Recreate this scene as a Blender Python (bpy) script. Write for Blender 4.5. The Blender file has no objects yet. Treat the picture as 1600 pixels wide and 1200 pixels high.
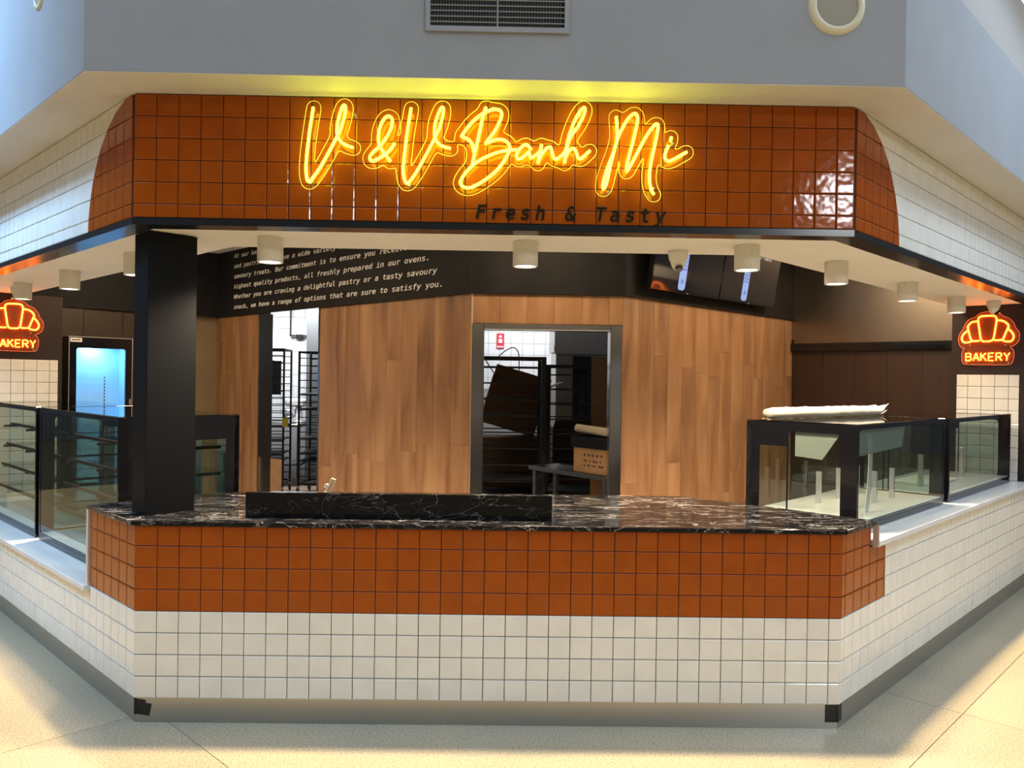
import bpy, math, random
import numpy as np
from mathutils import Vector, Matrix
random.seed(7)
SC = bpy.context.scene
COL = SC.collection
S = math.sqrt(.5); T = math.tan(math.pi / 8); W = 3.256; PI = math.pi

# ------------------------------------------------------------ camera
FPX = 1232.79; CAM = Vector((1.6702, -3.6304, 1.6041)); YAW, PITCH, ROLL = .0123, -.0063, .0150
cy_, sy_, cp_, sp_ = math.cos(YAW), math.sin(YAW), math.cos(PITCH), math.sin(PITCH)
FW = Vector((sy_ * cp_, cy_ * cp_, sp_)); R0 = Vector((cy_, -sy_, 0)); U0 = R0.cross(FW)
RT = R0 * math.cos(ROLL) + U0 * math.sin(ROLL); UP = -R0 * math.sin(ROLL) + U0 * math.cos(ROLL)
cd = bpy.data.cameras.new('camera'); cam = bpy.data.objects.new('camera', cd); COL.objects.link(cam)
cd.sensor_width = 36; cd.lens = FPX / 1600 * 36; cd.clip_start = .05; cd.clip_end = 200
M = Matrix((RT, UP, -FW)).transposed().to_4x4(); M.translation = CAM; cam.matrix_world = M
SC.camera = cam

# ------------------------------------------------------------ light and exposure
SC.view_settings.view_transform = 'Standard'; SC.view_settings.look = 'None'
SC.view_settings.exposure = 0.10; SC.view_settings.gamma = 1.0; SC.view_settings.use_curve_mapping = False
try:
    SC.cycles.max_bounces = 8; SC.cycles.transparent_max_bounces = 24; SC.cycles.use_denoising = True
    SC.cycles.sample_clamp_indirect = 6; SC.cycles.caustics_reflective = False; SC.cycles.caustics_refractive = False
except Exception: pass
w = bpy.data.worlds.new('World'); SC.world = w; w.use_nodes = True
bg = w.node_tree.nodes['Background']; bg.inputs[0].default_value = (.80, .93, 1.08, 1); bg.inputs[1].default_value = 1.02

def lamp(name, kind, loc, energy, color, size=None, size_y=None, target=None, spot=None, blend=.5, radius=None):
    l = bpy.data.lights.new(name, kind); l.energy = energy; l.color = color
    if kind == 'AREA':
        l.shape = 'RECTANGLE' if size_y else 'SQUARE'; l.size = size
        if size_y: l.size_y = size_y
    if kind == 'SPOT': l.spot_size = spot; l.spot_blend = blend
    if radius is not None and kind in ('SPOT', 'POINT'): l.shadow_soft_size = radius
    o = bpy.data.objects.new(name, l); COL.objects.link(o); o.location = loc
    if target is not None: o.rotation_euler = (Vector(target) - Vector(loc)).to_track_quat('-Z', 'Y').to_euler()
    return o
sun = lamp('sun', 'SUN', (1.6, -2, 12), 2.9, (1.0, .70, .20), target=(1.6, -2, 0)); sun.data.angle = math.radians(.9)
lamp('skylight_left', 'AREA', (-4.4, -.7, 7.2), 88, (.34, .62, 1.0), 1.2, 1.2, target=(-1.7, 1.2, 3.7)).data.spread = math.radians(46)
lamp('skylight_right', 'AREA', (7.8, -.6, 7.2), 40, (.60, .78, 1.0), 1.2, 1.2, target=(4.9, 1.0, 3.7)).data.spread = math.radians(60)
lamp('hall_window_light', 'AREA', (7.6, -9, 4.6), 150, (.95, .97, 1.0), 1.6, .5, target=(3.0, 0, 2.6))
for i_, (x_, y_) in enumerate(((-.35, 2.1), (1.95, 1.45), (3.9, 2.1), (-1.7, 3.5), (4.75, 2.95))):
    lamp('aisle_fill', 'AREA', (x_, y_, 2.9), 27, (1, .74, .46), .5, .5, target=(x_, y_, 0))  # added fill lamps, hidden above the soffit, to brighten the aisle
lamp('kitchen_light', 'AREA', (-1.2, 7.6, 2.85), 130, (.93, .97, 1.0), 1.5, .8, target=(-1.2, 7.6, 0))
lamp('kitchen_light_right', 'AREA', (2.0, 8.0, 2.85), 34, (.93, .97, 1.0), 1.5, .6, target=(2.0, 8.0, 0))

lamp('oven_fill', 'AREA', (2.5, 4.9, 2.85), 14, (.95, .96, 1.0), .5, .3, target=(2.8, 6.0, 1.6))  # added fill aimed at the oven front to lighten its steel
# ------------------------------------------------------------ pixel helpers (photo pixel -> a point on a real plane)
def ray(x, y): return RT * ((x - 800) / FPX) + UP * ((600 - y) / FPX) + FW
def atz(x, y, z): d = ray(x, y); return CAM + d * ((z - CAM.z) / d.z)
def atp(x, y, n, c): d = ray(x, y); n = Vector(n); return CAM + d * ((c - CAM.dot(n)) / d.dot(n))
def aty(x, y, c): return atp(x, y, (0, 1, 0), c)

# ------------------------------------------------------------ materials
MT = {}
def mat(name, col=(.5, .5, .5), rough=.5, metal=0, emit=None, es=1, spec=.5, coat=0):
    m = bpy.data.materials.new(name); m.use_nodes = True; b = m.node_tree.nodes['Principled BSDF']
    b.inputs['Base Color'].default_value = (*col, 1); b.inputs['Roughness'].default_value = rough
    b.inputs['Metallic'].default_value = metal; b.inputs['Specular IOR Level'].default_value = spec
    b.inputs['Coat Weight'].default_value = coat
    if emit: b.inputs['Emission Color'].default_value = (*emit, 1); b.inputs['Emission Strength'].default_value = es
    MT[name] = m; return m
def nn(m, t, **kw):
    n = m.node_tree.nodes.new(t)
    for k, v in kw.items():
        if hasattr(n, k): setattr(n, k, v)
        else: n.inputs[k.replace('_', ' ')].default_value = v
    return n
def lk(m, a, b): m.node_tree.links.new(a, b)
def bsdf(m): return m.node_tree.nodes['Principled BSDF']
def coords(m, scale=(1, 1, 1), kind='Object', rnd=False):
    tc = nn(m, 'ShaderNodeTexCoord'); mp = nn(m, 'ShaderNodeMapping'); mp.inputs['Scale'].default_value = scale
    lk(m, tc.outputs[kind], mp.inputs[0])
    if rnd:
        oi = nn(m, 'ShaderNodeObjectInfo'); ml = nn(m, 'ShaderNodeVectorMath', operation='SCALE')
        ml.inputs[0].default_value = (37, 19, 53); lk(m, oi.outputs['Random'], ml.inputs['Scale'])
        lk(m, ml.outputs[0], mp.inputs['Location'])
    return mp.outputs[0]
def noisecol(m, c1, c2, scale, detail=4, sc=(1, 1, 1), lo=.35, hi=.65, rnd=False, kind='Object', dist=0):
    v = coords(m, sc, kind, rnd); n = nn(m, 'ShaderNodeTexNoise'); n.inputs['Scale'].default_value = scale
    n.inputs['Detail'].default_value = detail; n.inputs['Distortion'].default_value = dist; lk(m, v, n.inputs['Vector'])
    r = nn(m, 'ShaderNodeValToRGB'); r.color_ramp.elements[0].position = lo; r.color_ramp.elements[1].position = hi
    r.color_ramp.elements[0].color = (*c1, 1); r.color_ramp.elements[1].color = (*c2, 1)
    lk(m, n.outputs['Fac'], r.inputs[0]); lk(m, r.outputs[0], bsdf(m).inputs['Base Color']); return n, r
def bump(m, scale, strength, dist=.01, sc=(1, 1, 1), detail=3, rnd=False):
    v = coords(m, sc, 'Object', rnd); n = nn(m, 'ShaderNodeTexNoise'); n.inputs['Scale'].default_value = scale
    n.inputs['Detail'].default_value = detail; lk(m, v, n.inputs['Vector'])
    b = nn(m, 'ShaderNodeBump'); b.inputs['Strength'].default_value = strength; b.inputs['Distance'].default_value = dist
    lk(m, n.outputs['Fac'], b.inputs['Height']); lk(m, b.outputs[0], bsdf(m).inputs['Normal'])

m = mat('orange_glaze', rough=.09, coat=.0, spec=.28); noisecol(m, (.285, .058, .003), (.325, .068, .0035), 9, 2, rnd=True); bump(m, 22, .10, .01, rnd=True, detail=1)
m = mat('white_glaze', rough=.16); noisecol(m, (.70, .69, .64), (.76, .75, .70), 6, 2, rnd=True); bump(m, 18, .08, .01, rnd=True, detail=1)
mat('grout', (.018, .017, .018), .9)
mat('kitchen_glaze', (.80, .81, .83), .2)
mat('kitchen_grout', (.35, .35, .36), .9)
m = mat('grey_paint', rough=.7); noisecol(m, (.27, .285, .305), (.29, .305, .325), 3, 5)
mat('grey_paint_light', (.20, .195, .19), .7)
m = mat('soffit_paint', rough=.6); noisecol(m, (.86, .85, .83), (.90, .89, .87), 2, 3)
m = mat('outer_soffit_paint', rough=.6); noisecol(m, (.55, .55, .56), (.60, .60, .61), 2, 3)
mat('hall_paint', (.12, .115, .11), .8)
mat('white_paint', (.80, .79, .76), .5)
m = mat('black_paint', rough=.55, spec=.10); noisecol(m, (.012, .012, .013), (.017, .017, .018), 5, 4)
mat('pillar_glow_paint', (.030, .020, .020), .5, spec=.2)  # black paint lifted towards red to stand for the neon glow
mat('black_gloss', (.006, .006, .008), .08, spec=.6)
mat('black_trim', (.010, .011, .014), .22, spec=.6)
mat('column_paint', (.003, .0035, .0045), .5, spec=.15)
mat('black_metal', (.012, .012, .012), .45, .3)
mat('black_tape', (.006, .006, .006), .4)
mat('dark_brown', (.035, .020, .012), .5)
m = mat('dark_wood', rough=.5); noisecol(m, (.018, .006, .002), (.030, .010, .004), 3, 6, (6, 6, .5), .3, .7, rnd=True)
m = mat('olive_board', rough=.6); noisecol(m, (.20, .15, .085), (.23, .17, .10), 3, 4)
m = mat('wood', rough=.42, spec=.4); n, r = noisecol(m, (.165, .080, .038), (.38, .215, .108), 1.6, 9, (3.6, 3.6, .6), .30, .70, rnd=True, dist=.6)
e = r.color_ramp.elements.new(.5); e.color = (.285, .148, .070, 1)
bump(m, 6, .15, .004, (14, 14, .6), 6, rnd=True)
def vein(m, scale, rot, sc, width, dist, seed):
    tc = nn(m, 'ShaderNodeTexCoord'); mp = nn(m, 'ShaderNodeMapping'); mp.inputs['Rotation'].default_value = rot; mp.inputs['Scale'].default_value = sc; mp.inputs['Location'].default_value = (seed, seed * 2.3, seed * .7)
    lk(m, tc.outputs['Object'], mp.inputs[0]); n = nn(m, 'ShaderNodeTexNoise'); n.inputs['Scale'].default_value = scale; n.inputs['Detail'].default_value = 5; n.inputs['Roughness'].default_value = .55; n.inputs['Distortion'].default_value = dist
    lk(m, mp.outputs[0], n.inputs['Vector']); s1 = nn(m, 'ShaderNodeMath', operation='SUBTRACT'); s1.inputs[1].default_value = .5; lk(m, n.outputs['Fac'], s1.inputs[0])
    ab = nn(m, 'ShaderNodeMath', operation='ABSOLUTE'); lk(m, s1.outputs[0], ab.inputs[0])
    mr = nn(m, 'ShaderNodeMapRange', interpolation_type='SMOOTHSTEP'); mr.inputs['From Min'].default_value = 0; mr.inputs['From Max'].default_value = width; mr.inputs['To Min'].default_value = 1; mr.inputs['To Max'].default_value = 0
    lk(m, ab.outputs[0], mr.inputs['Value'])
    n2 = nn(m, 'ShaderNodeTexNoise'); n2.inputs['Scale'].default_value = scale * .9; n2.inputs['Detail'].default_value = 2; lk(m, mp.outputs[0], n2.inputs['Vector'])
    m2 = nn(m, 'ShaderNodeMapRange'); m2.inputs['From Min'].default_value = .42; m2.inputs['From Max'].default_value = .66; lk(m, n2.outputs['Fac'], m2.inputs['Value'])
    mu = nn(m, 'ShaderNodeMath', operation='MULTIPLY'); lk(m, mr.outputs[0], mu.inputs[0]); lk(m, m2.outputs[0], mu.inputs[1]); return mu.outputs[0]
def marble(name, k, kw):
    m = mat(name, rough=.09, spec=.18)
    va = vein(m, 2.2, (0, .5, .45), (1, 3.2, 2.4), .010 * kw, .9, 1.3); vb = vein(m, 5.5, (0, -.7, -.35), (1, 3.6, 2.2), .016 * kw, 1.3, 4.1); vc = vein(m, 3.6, (0, .25, 1.0), (1.2, 3.0, 2.6), .008 * kw, .6, 7.7)
    a1 = nn(m, 'ShaderNodeMath', operation='MAXIMUM'); lk(m, va, a1.inputs[0]); lk(m, vc, a1.inputs[1])
    h1 = nn(m, 'ShaderNodeMath', operation='MULTIPLY'); h1.inputs[1].default_value = .45 * k; lk(m, vb, h1.inputs[0])
    a2 = nn(m, 'ShaderNodeMath', operation='MAXIMUM'); lk(m, a1.outputs[0], a2.inputs[0]); lk(m, h1.outputs[0], a2.inputs[1])
    cm = nn(m, 'ShaderNodeMix', data_type='RGBA'); cm.inputs[6].default_value = (.006, .006, .0065, 1); cm.inputs[7].default_value = (.50 * k, .46 * k, .43 * k, 1); lk(m, a2.outputs[0], cm.inputs[0]); lk(m, cm.outputs[2], bsdf(m).inputs['Base Color'])
marble('marble', 1.0, 1.0); marble('marble_dark', .55, .55)
m = mat('concrete', rough=.33, spec=.45); n, r = noisecol(m, (.22, .19, .135), (.47, .41, .29), 110, 4, lo=.30, hi=.58)
n2 = nn(m, 'ShaderNodeTexNoise'); n2.inputs['Scale'].default_value = 1.3; n2.inputs['Detail'].default_value = 6; lk(m, coords(m, rnd=True), n2.inputs['Vector'])
r2 = nn(m, 'ShaderNodeValToRGB'); r2.color_ramp.elements[0].position = .3; r2.color_ramp.elements[1].position = .7; r2.color_ramp.elements[0].color = (.80, .82, .84, 1); r2.color_ramp.elements[1].color = (1.05, 1.0, .95, 1)
lk(m, n2.outputs['Fac'], r2.inputs[0]); mm = nn(m, 'ShaderNodeMix', data_type='RGBA', blend_type='MULTIPLY'); mm.inputs['Factor'].default_value = 1
lk(m, r.outputs[0], mm.inputs[6]); lk(m, r2.outputs[0], mm.inputs[7]); lk(m, mm.outputs[2], bsdf(m).inputs['Base Color'])
mat('aisle_bounce_floor', (.80, .78, .75), .5)
m = mat('kitchen_floor', rough=.4); noisecol(m, (.24, .16, .11), (.32, .22, .15), 12, 5)
def brushed(name, col, rough, sc=(2, 2, 60)):
    m = mat(name, col, rough, 1.0); v = coords(m, sc); n = nn(m, 'ShaderNodeTexNoise'); n.inputs['Scale'].default_value = 3; lk(m, v, n.inputs['Vector'])
    mr = nn(m, 'ShaderNodeMapRange'); mr.inputs['To Min'].default_value = rough - .03; mr.inputs['To Max'].default_value = rough + .05
    lk(m, n.outputs['Fac'], mr.inputs[0]); lk(m, mr.outputs[0], bsdf(m).inputs['Roughness']); return m
brushed('stainless', (.40, .39, .37), .24, (5, 5, .6)); brushed('stainless_kick', (.46, .45, .43), .3, (60, 60, 1)); m = brushed('stainless_worn', (.30, .255, .215), .30, (3, 3, 8))
mat('alloy', (.70, .70, .72), .25, .6)
m = mat('laminate', rough=.25); noisecol(m, (.62, .62, .62), (.67, .67, .67), 3, 3)
mat('grille_dark', (.01, .01, .01), .9)
mat('grille_bar', (.20, .21, .21), .5)
mat('cream_plastic', (.62, .58, .42), .5)
mat('speaker_mesh', (.30, .29, .23), .7)
mat('lamp_white', (.72, .71, .68), .4)
mat('lamp_glow', (1, .95, .85), .5, emit=(1, .90, .74), es=9)
mat('neon_yellow', (1, .9, .4), .4, emit=(.86, 1.0, .016), es=13.0)
mat('neon_orange', (1, .5, .2), .4, emit=(1.0, .19, .014), es=13.0)
mat('edge_glow_yellow', (1, .8, .2), .3, emit=(1.0, .72, .03), es=.75)  # neon light caught in the acrylic rim, put in as weak emission
mat('edge_glow_orange', (1, .4, .2), .3, emit=(1.0, .22, .10), es=.55)  # same rim glow for the croissant signs, also emission
mat('sign_black', (.006, .009, .003), .5, spec=.15)
mat('text_white', (.80, .80, .78), .5)
mat('screen', (.004, .004, .005), .06, spec=.6, emit=(.30, .28, .30), es=.03)
mat('screen_blue', (.1, .15, .3), .3, emit=(.24, .36, .75), es=.75)
mat('screen_blue_dark', (.05, .08, .2), .3, emit=(.09, .16, .42), es=.8)
mat('screen_text', (.3, .3, .3), .3, emit=(.6, .6, .62), es=.55)
mat('lens', (.01, .01, .012), .05, spec=.8)
mat('fridge_liner', (.50, .74, .95), .5)
mat('fridge_led', (1, 1, 1), .4, emit=(.22, .50, .9), es=3)
mat('sticker', (.75, .74, .70), .5)
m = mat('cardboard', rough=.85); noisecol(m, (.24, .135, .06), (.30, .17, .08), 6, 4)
mat('cardboard_shaded', (.10, .055, .022), .9)  # same cardboard with the shade of the unlit side in its colour
mat('ink', (.03, .02, .015), .8)
mat('red_print', (.62, .03, .06), .5)
mat('yellow_tag', (.75, .62, .04), .6)
mat('foam', (.36, .32, .25), .85)
mat('plastic_film', (.78, .70, .64), .25)
mat('stile_grey', (.10, .11, .105), .4)
mat('rubber', (.015, .015, .015), .7)
mat('pale_wood', (.55, .36, .20), .6)
mat('cabinet_grey', (.11, .115, .12), .5)
mat('grey_wall', (.40, .41, .43), .5)
def glass(name, tint, refl=1.0, ior=1.5):
    m = bpy.data.materials.new(name); m.use_nodes = True; nt = m.node_tree; nt.nodes.clear()
    o = nt.nodes.new('ShaderNodeOutputMaterial'); t = nt.nodes.new('ShaderNodeBsdfTransparent'); t.inputs[0].default_value = (*tint, 1)
    g = nt.nodes.new('ShaderNodeBsdfGlossy'); g.inputs['Roughness'].default_value = .02; g.inputs[0].default_value = (refl, refl, refl, 1)
    f = nt.nodes.new('ShaderNodeFresnel'); f.inputs[0].default_value = ior; x = nt.nodes.new('ShaderNodeMixShader')
    ge_ = nt.nodes.new('ShaderNodeNewGeometry'); sb = nt.nodes.new('ShaderNodeMath'); sb.operation = 'SUBTRACT'; sb.use_clamp = True; nt.links.new(f.outputs[0], sb.inputs[0]); nt.links.new(ge_.outputs['Backfacing'], sb.inputs[1]); nt.links.new(sb.outputs[0], x.inputs[0]); nt.links.new(t.outputs[0], x.inputs[1]); nt.links.new(g.outputs[0], x.inputs[2]); nt.links.new(x.outputs[0], o.inputs[0])
    MT[name] = m; return m
glass('case_glass', (.86, .91, .89)); glass('case_glass_tint', (.74, .80, .79)); glass('acrylic', (.97, .97, .95), .7, 1.3); glass('shelf_glass', (.70, .80, .76))
m = glass('acrylic_glow_tint', (.97, .95, .93), .7, 1.3); nt = m.node_tree; df = nt.nodes.new('ShaderNodeBsdfTranslucent'); df.inputs[0].default_value = (.62, .20, .09, 1); d2 = nt.nodes.new('ShaderNodeBsdfDiffuse'); d2.inputs[0].default_value = (.62, .20, .09, 1)  # clear acrylic tinted orange-red, the neon halo put into its colour
x1 = nt.nodes.new('ShaderNodeMixShader'); x2 = nt.nodes.new('ShaderNodeMixShader'); x2.inputs[0].default_value = .34
nt.links.new(df.outputs[0], x1.inputs[1]); nt.links.new(d2.outputs[0], x1.inputs[2]); out_ = [n_ for n_ in nt.nodes if n_.type == 'OUTPUT_MATERIAL'][0]; src_ = out_.inputs[0].links[0].from_socket
nt.links.new(src_, x2.inputs[1]); nt.links.new(x1.outputs[0], x2.inputs[2]); nt.links.new(x2.outputs[0], out_.inputs[0])
glass('film', (.62, .62, .60), 1.0, 1.9)

m = mat('wrap_film', (.42, .42, .38), .3); bsdf(m).inputs['Alpha'].default_value = .55
# ------------------------------------------------------------ geometry helpers
def mesh(name, vs, fs, mt, parent=None, smooth=False, loc=None):
    me = bpy.data.meshes.new(name); me.from_pydata([tuple(v) for v in vs], [], fs); me.update()
    if isinstance(mt, str): me.materials.append(MT[mt])
    else:
        for a in mt: me.materials.append(MT[a])
    if smooth: me.polygons.foreach_set('use_smooth', [True] * len(me.polygons))
    return link(name, me, parent, loc)
def link(name, me, parent=None, loc=None, rot=None):
    o = bpy.data.objects.new(name, me); COL.objects.link(o)
    if parent is not None: o.parent = parent
    if loc is not None: o.location = loc
    if rot is not None: o.rotation_euler = rot
    return o
class G:
    """collects shapes into one mesh"""
    def __init__(s): s.v = []; s.f = []
    def add(s, vs, fs):
        k = len(s.v); s.v += [tuple(v) for v in vs]; s.f += [tuple(i + k for i in f) for f in fs]; return s
    def box(s, a, b):
        x0, y0, z0 = a; x1, y1, z1 = b
        return s.add([(x0, y0, z0), (x1, y0, z0), (x1, y1, z0), (x0, y1, z0), (x0, y0, z1), (x1, y0, z1), (x1, y1, z1), (x0, y1, z1)],
                     [(0, 3, 2, 1), (4, 5, 6, 7), (0, 1, 5, 4), (1, 2, 6, 5), (2, 3, 7, 6), (3, 0, 4, 7)])
    def bbox(s, a, b, r=.003):
        """box with chamfered edges"""
        c = [(a[i] + b[i]) / 2 for i in range(3)]; h = [(b[i] - a[i]) / 2 for i in range(3)]; r = min(r, min(h) * .45); vs = []; idx = {}
        for sx in (-1, 1):
            for sy in (-1, 1):
                for sz in (-1, 1):
                    sg = (sx, sy, sz)
                    for ax in range(3):
                        p = [c[i] + sg[i] * (h[i] if i == ax else h[i] - r) for i in range(3)]; idx[(sg, ax)] = len(vs); vs.append(p)
        fs = []
        for ax in range(3):
            o1, o2 = [i for i in range(3) if i != ax]
            for sg in (-1, 1):
                q = []
                for a1, a2 in ((-1, -1), (1, -1), (1, 1), (-1, 1)):
                    t = [0, 0, 0]; t[ax] = sg; t[o1] = a1; t[o2] = a2; q.append(idx[(tuple(t), ax)])
                fs.append(tuple(q if (sg > 0) == (ax != 1) else q[::-1]))
        for ax in range(3):
            o1, o2 = [i for i in range(3) if i != ax]
            for a1 in (-1, 1):
                for a2 in (-1, 1):
                    t0 = [0] * 3; t0[ax] = -1; t0[o1] = a1; t0[o2] = a2; t1 = t0[:]; t1[ax] = 1
                    fs.append((idx[(tuple(t0), o1)], idx[(tuple(t1), o1)], idx[(tuple(t1), o2)], idx[(tuple(t0), o2)]))
        for sx in (-1, 1):
            for sy in (-1, 1):
                for sz in (-1, 1): fs.append(tuple(idx[((sx, sy, sz), k)] for k in range(3)))
        return s.add(vs, fs)
    def prism(s, poly, z0, z1):
        n = len(poly); vs = [(p[0], p[1], z0) for p in poly] + [(p[0], p[1], z1) for p in poly]
        return s.add(vs, [tuple(range(n))[::-1], tuple(range(n, 2 * n))] + [(i, (i + 1) % n, n + (i + 1) % n, n + i) for i in range(n)])
    def face_prism(s, poly, y0, y1):
        """poly in x,z ; depth along y"""
        n = len(poly); vs = [(p[0], y0, p[1]) for p in poly] + [(p[0], y1, p[1]) for p in poly]
        return s.add(vs, [tuple(range(n)), tuple(range(n, 2 * n))[::-1]] + [(i, n + i, n + (i + 1) % n, (i + 1) % n) for i in range(n)])
    def ring(s, outer, inner, y0, y1):
        """frame between two loops of equal count in x,z"""
        n = len(outer); vs = [(p[0], y0, p[1]) for p in outer + inner] + [(p[0], y1, p[1]) for p in outer + inner]; fs = []
        for i in range(n):
            j = (i + 1) % n
            fs += [(i, j, n + j, n + i), (2 * n + i, 3 * n + i, 3 * n + j, 2 * n + j), (i, 2 * n + i, 2 * n + j, j), (n + i, n + j, 3 * n + j, 3 * n + i)]
        return s.add(vs, fs)
    def cyl(s, p0, p1, r0, r1=None, n=16, cap=True):
        r1 = r0 if r1 is None else r1; p0 = Vector(p0); p1 = Vector(p1); d = (p1 - p0).normalized()
        a = d.orthogonal().normalized(); b = d.cross(a); vs = []
        for p, r in ((p0, r0), (p1, r1)):
            for i in range(n): t = 2 * PI * i / n; vs.append(p + (a * math.cos(t) + b * math.sin(t)) * r)
        fs = [(i, (i + 1) % n, n + (i + 1) % n, n + i) for i in range(n)]
        if cap: fs += [tuple(range(n))[::-1], tuple(range(n, 2 * n))]
        return s.add(vs, fs)
    def lathe(s, prof, n=24, c=(0, 0, 0)):
        vs = []; m_ = len(prof)
        for i in range(n):
            t = 2 * PI * i / n
            for r, z in prof: vs.append((c[0] + r * math.cos(t), c[1] + r * math.sin(t), c[2] + z))
        return s.add(vs, [(i * m_ + k, ((i + 1) % n) * m_ + k, ((i + 1) % n) * m_ + k + 1, i * m_ + k + 1) for i in range(n) for k in range(m_ - 1)])
    def tube(s, pts, r, n=8, closed=False):
        pts = [Vector(p) for p in pts]; N = len(pts); base = len(s.v); up = None; vs = []
        for i, p in enumerate(pts):
            a = pts[(i - 1) % N] if closed else pts[max(i - 1, 0)]; b = pts[(i + 1) % N] if closed else pts[min(i + 1, N - 1)]
            d = b - a; d = d.normalized() if d.length > 1e-9 else Vector((1, 0, 0))
            up = d.orthogonal().normalized() if up is None else (up - d * up.dot(d)).normalized() if (up - d * up.dot(d)).length > 1e-6 else d.orthogonal().normalized()
            q = d.cross(up)
            for k in range(n): t = 2 * PI * k / n; vs.append(p + (up * math.cos(t) + q * math.sin(t)) * r)
        fs = [(i * n + k, i * n + (k + 1) % n, ((i + 1) % N) * n + (k + 1) % n, ((i + 1) % N) * n + k) for i in range(N if closed else N - 1) for k in range(n)]
        if not closed: fs += [tuple(range(n))[::-1], tuple((N - 1) * n + k for k in range(n))]
        return s.add(vs, fs)
    def out(s, name, mt, parent=None, smooth=False, loc=None): return mesh(name, s.v, s.f, mt, parent, smooth, loc)
def smoothcurve(pts, sub=6, closed=False):
    P = [Vector(p) for p in pts]; n = len(P); out = []
    for i in range(n if closed else n - 1):
        g = (lambda k: P[k % n]) if closed else (lambda k: P[min(max(k, 0), n - 1)])
        a, b, c, d = g(i - 1), g(i), g(i + 1), g(i + 2)
        for k in range(sub):
            t = k / sub; out.append(.5 * ((2 * b) + (c - a) * t + (2 * a - 5 * b + 4 * c - d) * t * t + (3 * b - a - 3 * c + d) * t ** 3))
    if not closed: out.append(P[-1])
    return out
def tag(o, label=None, cat=None, group=None, kind=None):
    if label: o['label'] = label
    if cat: o['category'] = cat
    if group: o['group'] = group
    if kind: o['kind'] = kind
    return o
def empty(name, loc=(0, 0, 0), rz=0, label=None, cat=None, group=None, kind=None):
    o = bpy.data.objects.new(name, None); COL.objects.link(o); o.location = loc; o.rotation_euler = (0, 0, rz); o.empty_display_size = .1
    return tag(o, label, cat, group, kind)
def copy_tree(o, loc=None, rz=None, label=None):
    r = o.copy(); COL.objects.link(r)
    for ch in list(o.children):
        c = ch.copy(); COL.objects.link(c); c.parent = r
        for g in ch.children: d = g.copy(); COL.objects.link(d); d.parent = c
    if loc is not None: r.location = loc
    if rz is not None: r.rotation_euler = (0, 0, rz)
    if label: r['label'] = label
    return r
# mitred strips following the three-sided plan: facet F (front), L (left, 45 deg), R (right, 45 deg); d = distance inward from the tile plane
def cL(d): return (d * T, d)
def cR(d): return (W - d * T, d)
def strip(f, d0, d1, t0=0, t1=5.5):
    if f == 'F': return [cL(d0), cR(d0), cR(d1), cL(d1)]
    sg = -1 if f == 'L' else 1; c = cL if f == 'L' else cR
    def p(d, t):
        q = c(d) if t == 0 else (c(0) if False else c(d)); 
        if t == 0: return q
        b = (0, 0) if f == 'L' else (W, 0); nrm = (S, S) if f == 'L' else (-S, S)
        return (b[0] + nrm[0] * d + sg * S * t, b[1] + nrm[1] * d + S * t)
    return [p(d0, t1), p(d0, t0), p(d1, t0), p(d1, t1)] if f == 'L' else [p(d0, t0), p(d0, t1), p(d1, t1), p(d1, t0)]
FR = {'F': ((0, 0, 0), 0), 'L': ((0, 0, 0), -PI / 4), 'R': ((W, 0, 0), PI / 4)}
def frame_pt(f, x, y, z=0):
    if f == 'F': return Vector((x, y, z))
    if f == 'L': return Vector((S * x + S * y, -S * x + S * y, z))
    return Vector((W + S * x - S * y, S * x + S * y, z))
def world_strip(name, f, d0, d1, z0, z1, mt, root, t0=0, t1=5.5):
    """mitred prism given in world coordinates, put into the local frame of a root standing at the facet's frame"""
    o = G().prism(strip(f, d0, d1, t0, t1), z0, z1).out(name, mt)
    if root is not None:
        o.parent = root; bpy.context.view_layer.update() if False else None
        o.matrix_parent_inverse = Matrix.LocRotScale(root.location, root.rotation_euler, root.scale).inverted()
    return o

# tiles
TM = {}
def tile_mesh(w_, h_, mt, t=.008, b=.0045):
    k = (round(w_, 3), round(h_, 3), mt)
    if k in TM: return TM[k]
    x, z = w_ / 2, h_ / 2; y1 = -t
    vs = [(-x, 0, -z), (x, 0, -z), (x, 0, z), (-x, 0, z), (-x, y1 + .002, -z), (x, y1 + .002, -z), (x, y1 + .002, z), (-x, y1 + .002, z),
          (-x + b, y1, -z + b), (x - b, y1, -z + b), (x - b, y1, z - b), (-x + b, y1, z - b)]
    fs = [(0, 1, 5, 4), (1, 2, 6, 5), (2, 3, 7, 6), (3, 0, 4, 7), (4, 5, 9, 8), (5, 6, 10, 9), (6, 7, 11, 10), (7, 4, 8, 11), (8, 9, 10, 11)]
    me = bpy.data.meshes.new('tile_' + mt); me.from_pydata(vs, [], fs); me.update(); me.materials.append(MT[mt]); TM[k] = me; return me
GAP = .0034
def put_tile(root, name, x0, x1, z0, z1, mt, y=0., jig=1.0):
    if x1 - x0 < .012 or z1 - z0 < .012: return None
    me = tile_mesh(x1 - x0 - GAP, z1 - z0 - GAP, mt); a = .006 * jig
    return link(name, me, root, ((x0 + x1) / 2, y, (z0 + z1) / 2), (random.uniform(-a, a), random.uniform(-a, a) * .4, random.uniform(-a, a)))
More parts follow.
